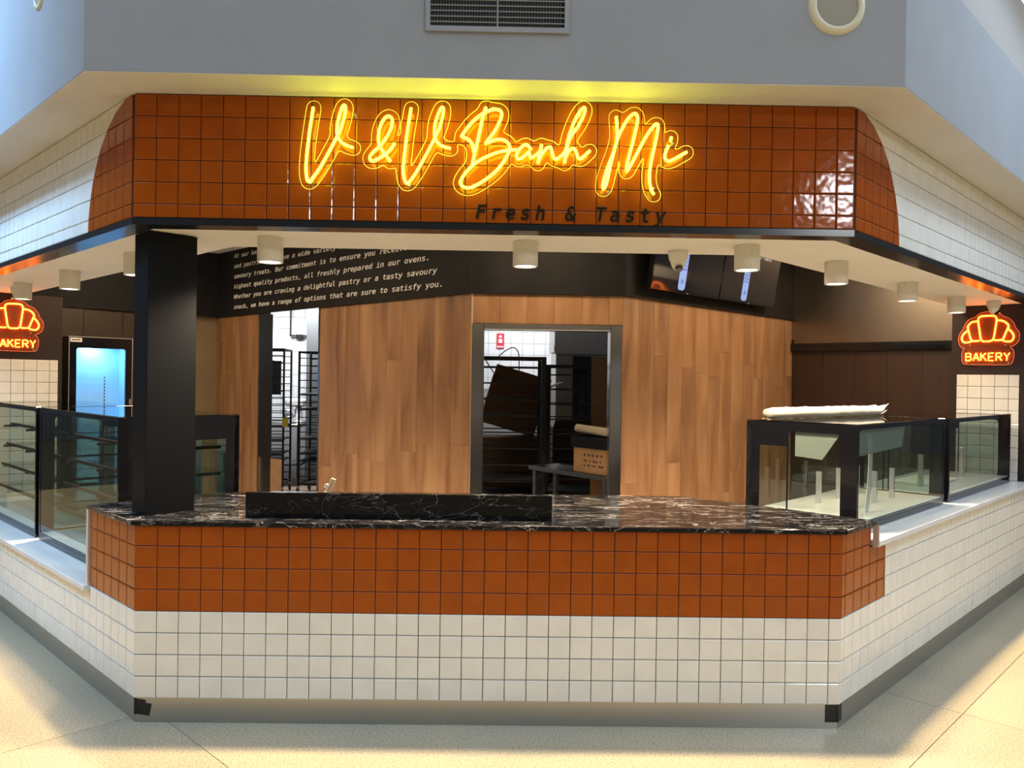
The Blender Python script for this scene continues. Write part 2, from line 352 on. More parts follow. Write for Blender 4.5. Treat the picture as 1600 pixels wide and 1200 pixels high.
def poly_tile(root, name, poly, mt, y=0.):
    cx = sum(p[0] for p in poly) / len(poly); cz = sum(p[1] for p in poly) / len(poly)
    A = abs(sum(poly[i][0] * poly[(i + 1) % len(poly)][1] - poly[(i + 1) % len(poly)][0] * poly[i][1] for i in range(len(poly)))) / 2
    if A < .0001: return
    q = [(p[0] - cx, p[1] - cz) for p in poly]; q2 = [(a * .97, b * .97) for a, b in q]; n = len(q)
    vs = [(a, 0, b) for a, b in q] + [(a, -.006, b) for a, b in q] + [(a, -.008, b) for a, b in q2]
    fs = [(i, (i + 1) % n, n + (i + 1) % n, n + i) for i in range(n)] + [(n + i, n + (i + 1) % n, 2 * n + (i + 1) % n, 2 * n + i) for i in range(n)] + [tuple(range(2 * n, 3 * n))]
    mesh(name, vs, fs, mt, root, loc=(cx, y, cz))
def halfplane(poly, a, b, side):
    out = []; f = lambda p: ((b[0] - a[0]) * (p[1] - a[1]) - (b[1] - a[1]) * (p[0] - a[0])) * side
    for i in range(len(poly)):
        p, q = poly[i], poly[(i + 1) % len(poly)]; fp, fq = f(p), f(q)
        if fp >= 0: out.append(p)
        if fp * fq < 0: t = fp / (fp - fq); out.append((p[0] + (q[0] - p[0]) * t, p[1] + (q[1] - p[1]) * t))
    return out
def arc_tile(root, x0, x1, z0, z1, c, R, y):
    inside = lambda p: (p[0] - c[0]) ** 2 + (p[1] - c[1]) ** 2 < R * R
    g = GAP / 2; rect = [(x0 + g, z0 + g), (x1 - g, z0 + g), (x1 - g, z1 - g), (x0 + g, z1 - g)]; ins = [inside(p) for p in rect]
    if all(ins): put_tile(root, 'orange_tile', x0, x1, z0, z1, 'orange_glaze', y); return
    if not any(ins): put_tile(root, 'white_tile', x0, x1, z0, z1, 'white_glaze', y); return
    cr = []
    for i in range(4):
        p, q = rect[i], rect[(i + 1) % 4]
        if ins[i] != ins[(i + 1) % 4]:
            lo, hi = 0., 1.
            for _ in range(30):
                t = (lo + hi) / 2; r_ = (p[0] + (q[0] - p[0]) * t, p[1] + (q[1] - p[1]) * t)
                if inside(r_) == ins[i]: lo = t
                else: hi = t
            cr.append(r_)
    if len(cr) < 2: put_tile(root, 'white_tile', x0, x1, z0, z1, 'white_glaze', y); return
    a, b = cr[0], cr[1]; sd = 1 if ((b[0] - a[0]) * (c[1] - a[1]) - (b[1] - a[1]) * (c[0] - a[0])) > 0 else -1
    poly_tile(root, 'orange_tile', halfplane(rect, a, b, sd), 'orange_glaze', y); poly_tile(root, 'white_tile', halfplane(rect, a, b, -sd), 'white_glaze', y)

# ------------------------------------------------------------ floor
fl = G().prism([(-30, -22), (32, -22), (32, 34), (-30, 34)], -.08, -.022).out('floor', 'grout'); tag(fl, kind='structure')
for i in range(-3, 4):
    for j in range(-3, 4):
        u0 = .17 + 3.97 * i; u1 = u0 + 3.97; v0 = -.11 + 3.865 * j; v1 = v0 + 3.865; g = .0025
        q = lambda u, v_: ((u + v_) / 2, (u - v_) / 2)
        cxy = q((u0 + u1) / 2, (v0 + v1) / 2)
        pl_ = [q(u0 + g, v0 + g), q(u0 + g, v1 - g), q(u1 - g, v1 - g), q(u1 - g, v0 + g)]
        G().prism([(p[0] - cxy[0], p[1] - cxy[1]) for p in pl_], -.022, 0).out('floor_slab', 'concrete', fl, loc=(cxy[0], cxy[1], 0))
k = G().prism([frame_pt('L', -5.2, .9)[:2], frame_pt('L', 0, .9)[:2], frame_pt('R', 0, .85)[:2], frame_pt('R', 3.8, .85)[:2], (4.50, 4.25), (2.57, 2.27), (1.43, 2.27), (-1.52, 5.20)], 0, .004).out('floor', 'aisle_bounce_floor'); tag(k, kind='structure')  # unseen pale floor added to throw light up onto the soffit
k = G().prism([(1.44, 2.5), (2.56, 2.5), (7.2, 7.1), (7.2, 9.0), (-4.6, 9.0), (-4.6, 8.4)], 0, .004).out('floor', 'kitchen_floor'); tag(k, kind='structure')

for nm_, a_, b_ in (('wall_left', (-15.2, -12, 0), (-15, 20, 7.5)), ('wall_right', (18, -12, 0), (18.2, 20, 7.5))):  # unseen hall walls added to keep low sky light off the stall
    o = G().box(a_, b_).out(nm_, 'hall_paint'); tag(o, kind='structure')
o = G().box((-15.2, -12.2, 0), (18.2, -12, 7.5)).out('wall_back', 'hall_paint'); tag(o, kind='structure')  # unseen rear wall, added to dim reflections and low sky light
# ------------------------------------------------------------ mall bulkhead, soffits, ceilings
OV = .2755; HT = 2.878
for f, nm, top in (('F', 'wall_front', 4.2), ('L', 'wall_left', 4.2), ('R', 'wall_right', 3.52)):
    o = G().prism(strip(f, -OV, -OV + .08, 0, 9), HT, top).out(nm, 'grey_paint'); tag(o, kind='structure')
    o = G().prism(strip(f, -OV + .002, .30, 0, 9), HT - .004, HT + .05).out('ceiling', 'outer_soffit_paint'); tag(o, kind='structure')
pr_ = []
for t_ in (0.0, 9.0):
    for y_, z_ in ((-OV + .01, 3.52), (-OV + .62, 5.2), (-OV + .70, 5.2), (-OV + .09, 3.52)): pr_.append(frame_pt('R', t_ if t_ else (y_) * -T, y_, z_))
o = mesh('ceiling', pr_, [(0, 1, 2, 3), (7, 6, 5, 4), (0, 4, 5, 1), (1, 5, 6, 2), (2, 6, 7, 3), (3, 7, 4, 0)], 'grey_paint_light'); tag(o, kind='structure')
roof = [frame_pt('L', -9, .3), frame_pt('L', 0, .3), frame_pt('R', 0, .3), frame_pt('R', 9, .3)]
o = G().prism([(-6.1, 6.6), (.124, .3), (W - .124, .3), (9.4, 6.6), (9.4, 9.4), (-6.1, 9.4)], 2.94, 3.02).out('ceiling', 'white_paint'); tag(o, kind='structure')

# ------------------------------------------------------------ tiled header
HB = 2.312
def header(f, label):
    loc, rz = FR[f]; r = empty('tiled_header', loc, rz, label, 'header', 'tiled headers over the counters')
    world_strip('backing', f, -.024, .10, HB - .002, HT - .006, 'grout', r, 0, 6)
    y = -.0235
    n = 33 if f == 'F' else 55
    for k in range(n):
        if f == 'F': x0 = -.0128 + .1 * k; x1 = min(x0 + .1, W + .0128)
        elif f == 'R': x0 = .0128 + .1 * k; x1 = x0 + .1; 
        else: x1 = -.0128 - .1 * k; x0 = x1 - .1
        if f == 'R' and k == 0: x0 = .0128
        for row in range(6):
            z1 = HT - .006 - .0995 * row; z0 = max(z1 - .0995, HB)
            if f == 'F': put_tile(r, 'orange_tile', x0, x1, z0, z1, 'orange_glaze', y, 1.6)
            elif k * 6 + row < 300 or f == 'F': arc_tile(r, x0, x1, z0, z1, (0, 2.29), .588, y)
    return r
header('F', 'orange glazed tile header band above the front counter opening')
header('L', 'white tile header running back on the left with curved orange end')
header('R', 'white tile header running back on the right with curved orange end')
# black trim under the header and soffit ring with the downlights
SZ = 2.283
r = empty('header_trim', (0, 0, 0), 0, 'glossy black metal edge trim along the underside of the tiled header', 'trim')
for f in 'FLR':
    G().prism(strip(f, -.036, .075, 0, 6), SZ - .004, HB - .003).out('trim_strip', 'black_trim', r)
for f in 'FLR':
    o = G().prism(strip(f, .07, .57, 0, 6), SZ, SZ + .10).out('ceiling', 'soffit_paint'); tag(o, kind='structure')
    o = G().prism(strip(f, .10, .16, 0, 6), SZ + .10, HT).out('wall_back', 'black_paint'); tag(o, kind='structure')

# ------------------------------------------------------------ counters
Z0 = .115; CT = .91; LZ = .52; RZ = .83
def rows(z_lo, z_hi, z_top):
    out = []
    for k in range(8):
        a = Z0 + .1 * k; b = min(a + .1, z_top)
        if a >= z_lo - .001 and b > a + .015 and a < z_hi: out.append((k, a, b))
    return out
ctr = empty('service_counter', (0, 0, 0), 0, 'front service counter clad in orange tiles above white tiles', 'counter')
world_strip('body', 'F', .008, .60, Z0, CT - .001, 'grout', ctr)
for k in range(33):
    x0 = .1 * k; x1 = min(x0 + .1, W)
    for row, a, b in rows(0, 2, CT):
        put_tile(ctr, 'orange_tile' if row > 3 else 'white_tile', x0, x1, a, b, 'orange_glaze' if row > 3 else 'white_glaze', .008, .5)
LE = -.595
def side_tile(root, f, x0, x1, a, b, mt):
    me = tile_mesh(x1 - x0 - GAP, b - a - GAP, mt); p = frame_pt(f, (x0 + x1) / 2, .008, (a + b) / 2)
    return link('orange_tile' if mt[0] == 'o' else 'white_tile', me, root, p, (0, 0, FR[f][1]))
p = strip('L', .008, .30, 0, .595); G().prism(p, LZ - .03, CT - .001).out('side_body', 'grout', ctr)
p = strip('R', .008, .30, 0, .36); G().prism(p, .60, CT - .001).out('side_body', 'grout', ctr)
for k in range(6):
    for row, a, b in rows(.51, 2, CT):
        x1 = -.1 * k; x0 = max(x1 - .1, LE)
        side_tile(ctr, 'L', x0, x1, a, b, 'orange_glaze')
ROFF = .044 # first cut tile of the right side
for k in range(7):
    x0 = 0 if k == 0 else ROFF + .1 * (k - 1); x1 = ROFF + .1 * k; x1 = min(x1, .565)
    for row, a, b in rows(.51, 2, CT):
        lim = .36 if row == 7 else .565
        xe = min(x1, lim); b2 = b if xe <= .36 or row < 6 else RZ - .03
        if xe - x0 > .012: side_tile(ctr, 'R', x0, xe, a, b2, 'orange_glaze')
# stainless kick with black corner patches
kick = world_strip('kick_plate', 'F', .012, .03, 0, Z0 - .002, 'stainless_kick', ctr)
for (x, wd, nm) in ((0.0, .075, 'L'), (W - .062, .062, 'R')):
    g = G()
    if nm == 'L': g.face_prism([(-.002, .040), (.068, .030), (.078, .084), (.052, .088), (.050, .102), (-.002, .110)], .0095, .0118)
    else: g.box((x, .0095, .03), (x + wd, .0118, Z0 - .004))
    g.out('corner_tape', 'black_tape', ctr)
c = frame_pt('R', 0, 0); o = G().box((0, .0095, .03), (.05, .0118, Z0 - .004)).out('corner_tape', 'black_tape', ctr, loc=(W, 0, 0)); o.rotation_euler = (0, 0, PI / 4)
o = G().box((-.02, .0095, .035), (0, .0118, Z0 - .004)).out('corner_tape', 'black_tape', ctr); o.rotation_euler = (0, 0, -PI / 4)
# display counters left and right
lc = empty('display_counter', FR['L'][0], FR['L'][1], 'low white tiled display counter running back on the left', 'counter', 'display counters at the sides')
world_strip('body', 'L', .008, .84, Z0, LZ - .03, 'grout', lc, 0, 5.4)
for k in range(54):
    for row, a, b in rows(0, .50, .485 if False else LZ - .005):
        if row > 3: continue
        b = min(b, Z0 + .4); lim = b if k < 6 else min(b, LZ - .032)
        put_tile(lc, 'white_tile', -.1 * k - .1, -.1 * k, a, lim, 'white_glaze', .008, .5)
G().bbox((-5.4, -.03, LZ - .03), (LE - .002, .86, LZ), .004).out('ledge', 'laminate', lc)
G().box((LE - .03, -.012, LZ), (LE - .004, .012, CT)).out('edge_trim', 'alloy', lc)
world_strip('kick_plate', 'L', .012, .03, 0, Z0 - .002, 'stainless_kick', lc, 0, 5.4)
rc = empty('display_counter', FR['R'][0], FR['R'][1], 'tall white tiled display counter running back on the right', 'counter', 'display counters at the sides')
world_strip('body', 'R', .008, .80, Z0, RZ - .031, 'grout', rc, 0, 5.4)
cnt = 0; extra = G()
for k in range(55):
    x0 = 0 if k == 0 else ROFF + .1 * (k - 1); x1 = ROFF + .1 * k
    for row, a, b in rows(0, 2, RZ - .031):
        if row > 3 and x1 < .565: continue
        xx = .565 if row > 3 and x0 < .565 else x0
        if cnt < 298: put_tile(rc, 'white_tile', xx, x1, a, b, 'white_glaze', .008, .5)
        else: extra.bbox((xx + GAP / 2, 0, a + GAP / 2), (x1 - GAP / 2, .008, b - GAP / 2), .002)
        cnt += 1
o = extra.out('far_tiles', 'white_glaze', rc); o['kind'] = 'stuff'
G().bbox((.375, -.035, RZ - .03), (5.4, .82, RZ), .004).out('ledge', 'laminate', rc)
G().box((.362, -.035, RZ - .03), (.376, -.008, CT - .001)).out('edge_trim', 'alloy', rc)
world_strip('kick_plate', 'R', .012, .03, 0, Z0 - .002, 'stainless_kick', rc, 0, 5.4)

# marble worktop
fp = lambda f, x, y: tuple(frame_pt(f, x, y)[:2])
cl = fp('L', -.59, -.022); poly = [fp('L', -.592, -.022), cL(-.022), cR(-.028), fp('R', .36, -.028), fp('R', .36, .70), (2.70, .98), (.36, .98), fp('L', -.592, .62)]
top = G(); top.prism(poly, CT, CT + .022); o = top.out('worktop', 'marble'); tag(o, 'black veined marble worktop slab covering the service counter', 'countertop')
bv = o.modifiers.new('bevel', 'BEVEL'); bv.width = .003; bv.segments = 2; bv.limit_method = 'ANGLE'
a = atz(384, 808, CT + .022); b = atz(860, 808, CT + .022)
o = G().bbox((a.x, .105, CT + .0222), (b.x, .128, 1.052), .002).out('marble_upstand', 'marble_dark'); tag(o, 'long upright black marble strip standing on the worktop', 'upstand')

# column
c0 = frame_pt('L', -.086, .075)
o = G().bbox((-.165, 0, 0), (0, .235, SZ - .005 - CT - .022), .002).out('column', 'column_paint', loc=(c0.x, c0.y, CT + .0223)); o.rotation_euler = (0, 0, -PI / 4)
tag(o, 'square charcoal column standing on the left end of the marble worktop', 'column')

# ------------------------------------------------------------ core walls with wood panels and black bulkheads
CLY = 2.616; CRY = 2.104; CY = 2.28; XA, XB = 1.437, 2.566; BZ = 2.24
def planks(root, x0, x1, z0, z1, first=None, wd=.205, holes=()):
    x = x0
    while x < x1 - .01:
        xe = min(x + wd, x1); cuts = [z0]; z = z0 + random.uniform(.25, 1.15)
        while z < z1 - .25: cuts.append(z); z += 1.25
        cuts.append(z1)
        for a, b in zip(cuts[:-1], cuts[1:]):
            o = G().bbox((-(xe - x) / 2 + .0006, -.010, -(b - a) / 2 + .0006), ((xe - x) / 2 - .0006, 0, (b - a) / 2 - .0006), .0012).out('wood_panel', 'wood', root, loc=((x + xe) / 2, 0, (a + b) / 2))
        x = xe
def fac(name, f, y):
    r = empty(name, frame_pt(f, 0, y), FR[f][1] if f != 'F' else 0, kind='structure'); return r
# left facet (opening -3.777..-2.667)
wl = fac('wall_left', 'L', CLY)
G().box((-4.76, 0, 0), (-3.80, .12, 2.94)).box((-2.645, 0, 0), (-.585, .12, 2.94)).box((-3.80, 0, 2.26), (-2.645, .12, 2.94)).out('wall_core', 'grey_wall', wl)
planks(wl, -4.76, -3.80, 0, BZ); planks(wl, -2.645, -.584, 0, BZ)
G().box((-4.76, -.035, BZ), (-.572, 0, 2.94)).out('bulkhead_board', 'black_paint', wl)
jm = G().box((-3.80, -.014, 0), (-3.777, .135, BZ)).box((-2.667, -.014, 0), (-2.645, .135, BZ)).out('door_jamb', 'stainless', wl)
# centre facet
wc = empty('wall_center', (0, CY, 0), 0, kind='structure')
G().box((XA, 0, 2.02), (XB, .12, 2.94)).out('wall_core', 'grey_wall', wc)
planks(wc, XA, XB, 2.018, BZ)
G().box((XA - .014, -.035, BZ), (XB + .014, 0, 2.94)).out('bulkhead_board', 'black_paint', wc)
d = empty('door_1', (0, CY, 0), 0, kind='structure')
for x in (XA + .002, XB - .092): G().bbox((x, -.02, 0), (x + .09, .14, 2.016), .004).out('door_jamb', 'stainless', d)
G().bbox((XA + .092, -.02, 1.972), (XB - .092, .14, 2.016), .004).out('door_head', 'stainless', d)
# right facet
XR0 = S * (XB - W + CY); XR0 = 1.12; XR1 = 4.0
wr = fac('wall_right', 'R', CRY)
G().box((XR0, 0.002, 0), (XR1, .12, 2.94)).out('wall_core', 'grey_wall', wr)
planks(wr, XR0, XR1, 0, BZ)
G().box((XR0 - .012, -.035, BZ), (XR1, 0, 2.94)).out('bulkhead_board', 'black_paint', wr)

# writing on the left bulkhead
FONT = None
try:
    import os
    fpth = os.path.join(bpy.utils.system_resource('DATAFILES'), 'fonts', 'DejaVuSansMono.woff2')
    if os.path.exists(fpth): FONT = bpy.data.fonts.load(fpth)
except Exception: FONT = None
def text_mesh(body, size, adv, shear=.18, extrude=.001, bold=0, align='LEFT'):
    """adv: width per character (monospaced)"""
    c = bpy.data.curves.new('txt', 'FONT'); c.body = body; c.size = size; c.shear = shear; c.extrude = extrude; c.offset = bold; c.resolution_u = 3; c.align_x = align
    if FONT: c.font = FONT
    o = bpy.data.objects.new('txt', c); COL.objects.link(o); bpy.context.view_layer.update()
    me = bpy.data.meshes.new_from_object(o.evaluated_get(bpy.context.evaluated_depsgraph_get())); bpy.data.objects.remove(o)
    xs = [v.co.x for v in me.vertices]; wd = max(xs) - min(xs); k = adv * len(body) / wd if adv else 1
    for v in me.vertices: v.co = Vector((v.co.x * k, -v.co.z, v.co.y))
    return me
LINES = ['At our bakery, we prioritise freshly baked bread', 'and pastries. We have a wide variety of sweet and', 'savoury treats. Our commitment is to ensure you receive the',
         'highest quality products, all freshly prepared in our ovens.', 'Whether you are craving a delightful pastry or a tasty savoury', 'snack, we have a range of options that are sure to satisfy you.']
for i, s_ in enumerate(LINES):
    me = text_mesh(s_, .083, .0541, .18, .001, .0006); me.materials.append(MT['text_white'])
    link('lettering', me, wl, (-4.312, -.0365, 2.309 + .109 * (5 - i)))

# left end wall (behind the fridge) and right end wall
def panel(name, p0, p1, z0, z1, th, mt, parent=None):
    dx, dy = p1[0] - p0[0], p1[1] - p0[1]; L = math.hypot(dx, dy); nx, ny = -dy / L, dx / L
    return G().prism([p0, p1, (p1[0] + nx * th, p1[1] + ny * th), (p0[0] + nx * th, p0[1] + ny * th)], z0, z1).out(name, mt, parent)
CE = -6.73 # x-y of the left end wall
e0 = (-2.85, 3.88); e1 = (-1.517, 5.217)
we = empty('wall_far', (0, 0, 0), kind='structure')
panel('wall_core', (-3.6, 3.13), e1, 0, 2.94, .1, 'olive_board', we)
lp = lambda t: (e0[0] + (e1[0] - e0[0]) * t, e0[1] + (e1[1] - e0[1]) * t)
panel('bulkhead_board', (-3.4 - .03, 3.33 + .03), (e1[0] + .03, e1[1] - .03), BZ, 2.94, -.04, 'black_paint', we)
for i in range(4):
    a = (-2.75 + .26 * i, 3.98 + .26 * i); b = (a[0] + .256, a[1] + .256)
    if i < 4: panel('wall_panel', a, b, .0, BZ - .01, -.02, 'dark_brown' if i < 3 else 'olive_board', we)
we2 = empty('wall_far', (0, 0, 0), kind='structure')
q0 = (4.40, 4.50); q1 = (6.10, 2.80)
panel('wall_core', q0, q1, 0, 2.94, .1, 'grey_wall', we2)
n_ = 8
for i in range(n_):
    a = (q0[0] + (q1[0] - q0[0]) * i / n_ - .012, q0[1] + (q1[1] - q0[1]) * i / n_ - .012); b = (q0[0] + (q1[0] - q0[0]) * (i + 1) / n_ - .014, q0[1] + (q1[1] - q0[1]) * (i + 1) / n_ - .010)
    panel('wood_panel', a, b, 0, 1.93, .01, 'dark_wood', we2)
panel('rail', (4.38, 4.44), (6.04, 2.78), 1.925, 2.0, .04, 'black_gloss', we2)
panel('steel_panel', (4.38, 4.47), (6.06, 2.79), 2.0, 2.94, .03, 'stainless_worn', we2)
o = G().box((-.03, -.02, -.03), (.03, .02, .03)).out('rail_bracket', 'black_metal', loc=frame_pt('R', 3.985, CRY - .02, 2.01)); o.rotation_euler = (0, 0, PI / 4); tag(o, 'small black rail bracket on the edge of the right wood wall, under the screens', 'bracket')

# pillars with white tiles and bakery signs
def pillar(origin, rz, x0, x1, tx0, tx1, ztop, zbase, coloff, name):
    r = empty(name, origin, rz, kind='structure')
    G().box((x0, .008, zbase), (x1, .30, 2.28)).out('pillar_body', 'pillar_glow_paint', r)
    G().box((tx0, .004, zbase), (tx1, .008, ztop)).out('tile_backing', 'grout', r)
    x = tx1
    first = True
    while x > tx0 + .012:
        xa = max(x - (coloff if first else .1), tx0); first = False; z = ztop
        while z > zbase + .012: za = max(z - .1, zbase); put_tile(r, 'white_tile', xa, x, za, z, 'white_glaze', .004, .4); z = za
        x = xa
    return r
# right pillar: front plane x+y = 8.65, image right = (S,-S)
PR = Vector((8.65 / 2, 8.65 / 2, 0)); uR = lambda x, y: ((x - PR.x) * S - (y - PR.y) * S)
u1 = uR(5.89, 2.76); u0 = uR(5.564, 3.086)
pillar(PR, -PI / 4, u0 - .045, u1 + .06, u0, u1, 1.70, RZ + .001, .075, 'wall_pillar')
PL = Vector((-5.85 / 2, 5.85 / 2, 0)); uL = lambda x, y: ((x - PL.x) * S + (y - PL.y) * S)
v1 = uL(-2.33, 3.52)
pillar(PL, PI / 4, v1 - .74, v1 + .035, v1 - .70, v1, 1.712, LZ + .001, .07, 'wall_pillar')

# bakery signs
def sgn(cx, cy): return ((cx - 600) * .00043, -.03, (535 - cy) * .000489 + 1.969 + .0)
def zfix(cy): return 2.199 - (cy - 240) * .000489
def sp(cx, cy, y=-.028): return Vector(((cx - 600) * .00043, y, zfix(cy)))
cro = [[(440, 340), (450, 290), (490, 262), (600, 258), (710, 262), (750, 300), (755, 350), (740, 450), (725, 560), (705, 650), (670, 685), (600, 692), (530, 690), (490, 650), (475, 560), (455, 440)],
       [(425, 345), (340, 355), (285, 395), (262, 450), (285, 540), (310, 630), (340, 675), (400, 685), (465, 680)],
       [(265, 500), (210, 540), (170, 590), (160, 650), (190, 695), (250, 708), (330, 690)],
       [(765, 340), (850, 350), (920, 390), (955, 440), (935, 500), (900, 580), (865, 660), (800, 678), (720, 675)],
       [(960, 495), (1010, 545), (1040, 600), (1035, 660), (990, 700), (920, 700), (870, 685)]]
LET = {'B': [[(0, 0), (0, 10), (4, 10), (5.5, 9), (5.5, 6.5), (4, 5.4), (0.5, 5.3)], [(4, 5.4), (6, 4), (6, 1.4), (4.4, 0), (0, 0)]], 'A': [[(0, 0), (3, 10), (3.4, 10), (6.4, 0)], [(1.3, 3.4), (5.2, 3.4)]],
       'K': [[(0, 0), (0, 10)], [(5.6, 10), (.4, 4.6)], [(1.9, 6), (6, 0)]], 'E': [[(5.4, 10), (0, 10), (0, 0), (5.4, 0)], [(0, 5.2), (4.6, 5.2)]],
       'R': [[(0, 0), (0, 10), (4, 10), (5.6, 9), (5.6, 6.2), (4, 5), (.3, 5)], [(2.6, 5), (6, 0)]], 'Y': [[(0, 10), (3, 5), (6, 10)], [(3, 5), (3, 0)]]}
def bakery_sign(origin, rz, label):
    r = empty('neon_sign', origin, rz, label, 'neon sign', 'neon croissant signs')
    g = G()
    for i, st in enumerate(cro):
        pts = [sp(a, b) for a, b in st]; g.tube(smoothcurve(pts, 4, i == 0), .0062, 8, i == 0)
    g.out('croissant_tube', 'neon_orange', r, True)
    g = G(); x = 235
    for ch in 'BAKERY':
        for st in LET[ch]: g.tube([sp(x + a * 15.5, 1020 - b * 12.6) for a, b in st], .0048, 6)
        x += 131
    g.out('letter_tubes', 'neon_orange', r, True)
    ol = [(160, 800), (110, 740), (90, 640), (110, 560), (165, 480), (200, 400), (270, 310), (380, 270), (440, 220), (540, 190), (660, 185), (780, 210), (860, 270), (960, 310), (1040, 400), (1065, 470), (1120, 540), (1135, 620), (1110, 710), (1040, 770), (985, 790), (1040, 850), (1048, 960), (1020, 1050), (960, 1090), (600, 1092), (240, 1085), (170, 1045), (155, 950), (160, 870), (200, 800)]
    pts = smoothcurve([sp(a, b, -.016) for a, b in ol], 3, True)
    G().tube(pts, .0016, 5, True).out('acrylic_edge', 'edge_glow_orange', r)
    cen = sp(600, 640, -.016); G().face_prism([(p.x, p.z) for p in pts], -.018, -.014).out('acrylic_back', 'acrylic_glow_tint', r)
    g = G()
    for cx, cy in ((300, 760), (900, 760), (240, 1060), (960, 1060)): p = sp(cx, cy, -.016); g.cyl((p.x, .008, p.z), (p.x, -.02, p.z), .006, n=8)
    g.out('stand_off', 'alloy', r)
bakery_sign(PR + Vector((S * (u0 + u1) / 2, -S * (u0 + u1) / 2, 0)) + Vector((-.0, 0, 0)), -PI / 4, 'orange neon croissant and BAKERY sign on the right pillar')
ul = v1 - .864 + .51
bakery_sign(PL + Vector((S * ul, S * ul, 0)), PI / 4, 'orange neon croissant and BAKERY sign on the left pillar, cut by the frame')

# ------------------------------------------------------------ main neon sign
NP = -.075
def np_(ox, oy, a, b, y=NP): return aty(ox + a / 7.5, oy + b / 7.5, y)
ST = [((460, 150), [(222, 130), (205, 240), (180, 400), (155, 600), (138, 780), (138, 900), (152, 985), (180, 1000), (230, 940), (300, 840), (380, 700), (450, 570), (505, 465), (545, 380), (580, 260), (600, 150), (588, 108), (562, 130), (530, 220), (505, 330), (500, 440), (530, 515), (580, 562), (640, 590), (690, 605)]),
      ((460, 150), [(1125, 765), (1080, 705), (1030, 640), (992, 570), (985, 470), (1005, 360), (1050, 270), (1100, 235), (1140, 262), (1145, 330), (1110, 430), (1060, 510), (1000, 590), (930, 650), (885, 710), (890, 750), (930, 760), (1010, 720), (1080, 670), (1130, 620), (1175, 555)]),
      ((620, 150), [(168, 140), (150, 250), (125, 400), (100, 600), (80, 780), (75, 880), (90, 980), (120, 1025), (165, 985), (230, 890), (310, 750), (380, 620), (445, 490), (500, 370), (535, 250), (548, 150), (525, 135), (490, 200), (455, 300), (440, 400), (445, 490), (480, 550), (540, 590), (630, 615)]),
      ((620, 150), [(1045, 130), (1010, 240), (975, 400), (940, 560), (905, 700), (885, 805)]),
      ((620, 150), [(902, 660), (890, 580), (850, 520), (800, 490), (760, 475), (770, 455), (800, 410), (880, 310), (960, 240), (1050, 185), (1140, 155), (1210, 170), (1230, 220), (1200, 310), (1140, 420), (1085, 495), (1045, 548), (1050, 556), (1120, 525), (1210, 508), (1280, 530), (1320, 580), (1318, 640), (1270, 740), (1190, 850), (1080, 950), (960, 1030), (860, 1075), (780, 1065), (745, 1020), (770, 950), (850, 850), (960, 760), (1080, 700), (1200, 655), (1320, 635), (1420, 628)]),
      ((780, 150), [(375, 630), (345, 590), (310, 570), (250, 610), (205, 680), (210, 730), (250, 735), (310, 690), (350, 655), (355, 690), (375, 725), (420, 700), (470, 655), (488, 620), (496, 570), (485, 640), (470, 710), (455, 785), (462, 760), (500, 680), (560, 610), (600, 600), (615, 640), (630, 700), (660, 742), (710, 715), (765, 660), (785, 610)]),
      ((780, 150), [(767, 785), (785, 650), (810, 500), (860, 350), (920, 220), (985, 138), (1008, 160), (980, 250), (920, 360), (850, 460), (812, 540), (790, 640), (768, 760), (780, 715), (820, 640), (870, 615), (900, 650), (920, 715), (950, 738), (1000, 700), (1065, 640)]),
      ((920, 160), [(322, 165), (332, 300), (335, 400), (315, 500), (285, 600), (230, 740), (185, 880), (165, 990), (180, 1010), (212, 930), (255, 740), (300, 560), (345, 410), (400, 290), (470, 180), (540, 130), (572, 180), (560, 280), (520, 450), (480, 600), (450, 720), (445, 808), (500, 720), (580, 570), (660, 420), (740, 300), (795, 250), (812, 290), (790, 420), (760, 560), (730, 700), (710, 850), (715, 950), (735, 1030), (765, 1080)]),
      ((920, 160), [(935, 505), (905, 570), (890, 640), (920, 685), (980, 675), (1060, 630), (1150, 580)]), ((920, 160), [(968, 405), (962, 430), (955, 458)])]
ns = empty('neon_sign', (1.6, -.03, 2.6), 0, 'yellow handwritten neon name sign glowing on the orange header', 'neon sign')
inv = Matrix.Translation(Vector((-1.6, .03, -2.6)))
allp = []
for (ox, oy), st in ST:
    pts = smoothcurve([inv @ np_(ox, oy, a, b) for a, b in st], 4); allp += [(p.x, p.z) for p in pts]
    G().tube(pts, .0062, 8).out('neon_tube', 'neon_yellow', ns, True)
# clear acrylic backing: outline at a fixed distance from the strokes (marching squares)
A = np.array(allp); st = .009; xs = np.arange(A[:, 0].min() - .06, A[:, 0].max() + .06, st); zs = np.arange(A[:, 1].min() - .06, A[:, 1].max() + .06, st)
XX, ZZ = np.meshgrid(xs, zs, indexing='ij'); D = np.full(XX.shape, 9.)
for px_, pz_ in allp: D = np.minimum(D, (XX - px_) ** 2 + (ZZ - pz_) ** 2)
D = np.sqrt(D) - .033; segs = []
for i in range(len(xs) - 1):
    for j in range(len(zs) - 1):
        cs = [(i, j), (i + 1, j), (i + 1, j + 1), (i, j + 1)]; vals = [D[c_] for c_ in cs]
        if all(v_ > 0 for v_ in vals) or all(v_ <= 0 for v_ in vals): continue
        pts = []
        for k in range(4):
            a, b = cs[k], cs[(k + 1) % 4]; va, vb = vals[k], vals[(k + 1) % 4]
            if (va > 0) != (vb > 0): t = va / (va - vb); pts.append(((a, b) if a < b else (b, a), (xs[a[0]] + (xs[b[0]] - xs[a[0]]) * t, zs[a[1]] + (zs[b[1]] - zs[a[1]]) * t)))
        for k in range(0, len(pts) - 1, 2): segs.append((pts[k], pts[k + 1]))
adj = {}; pos = {}
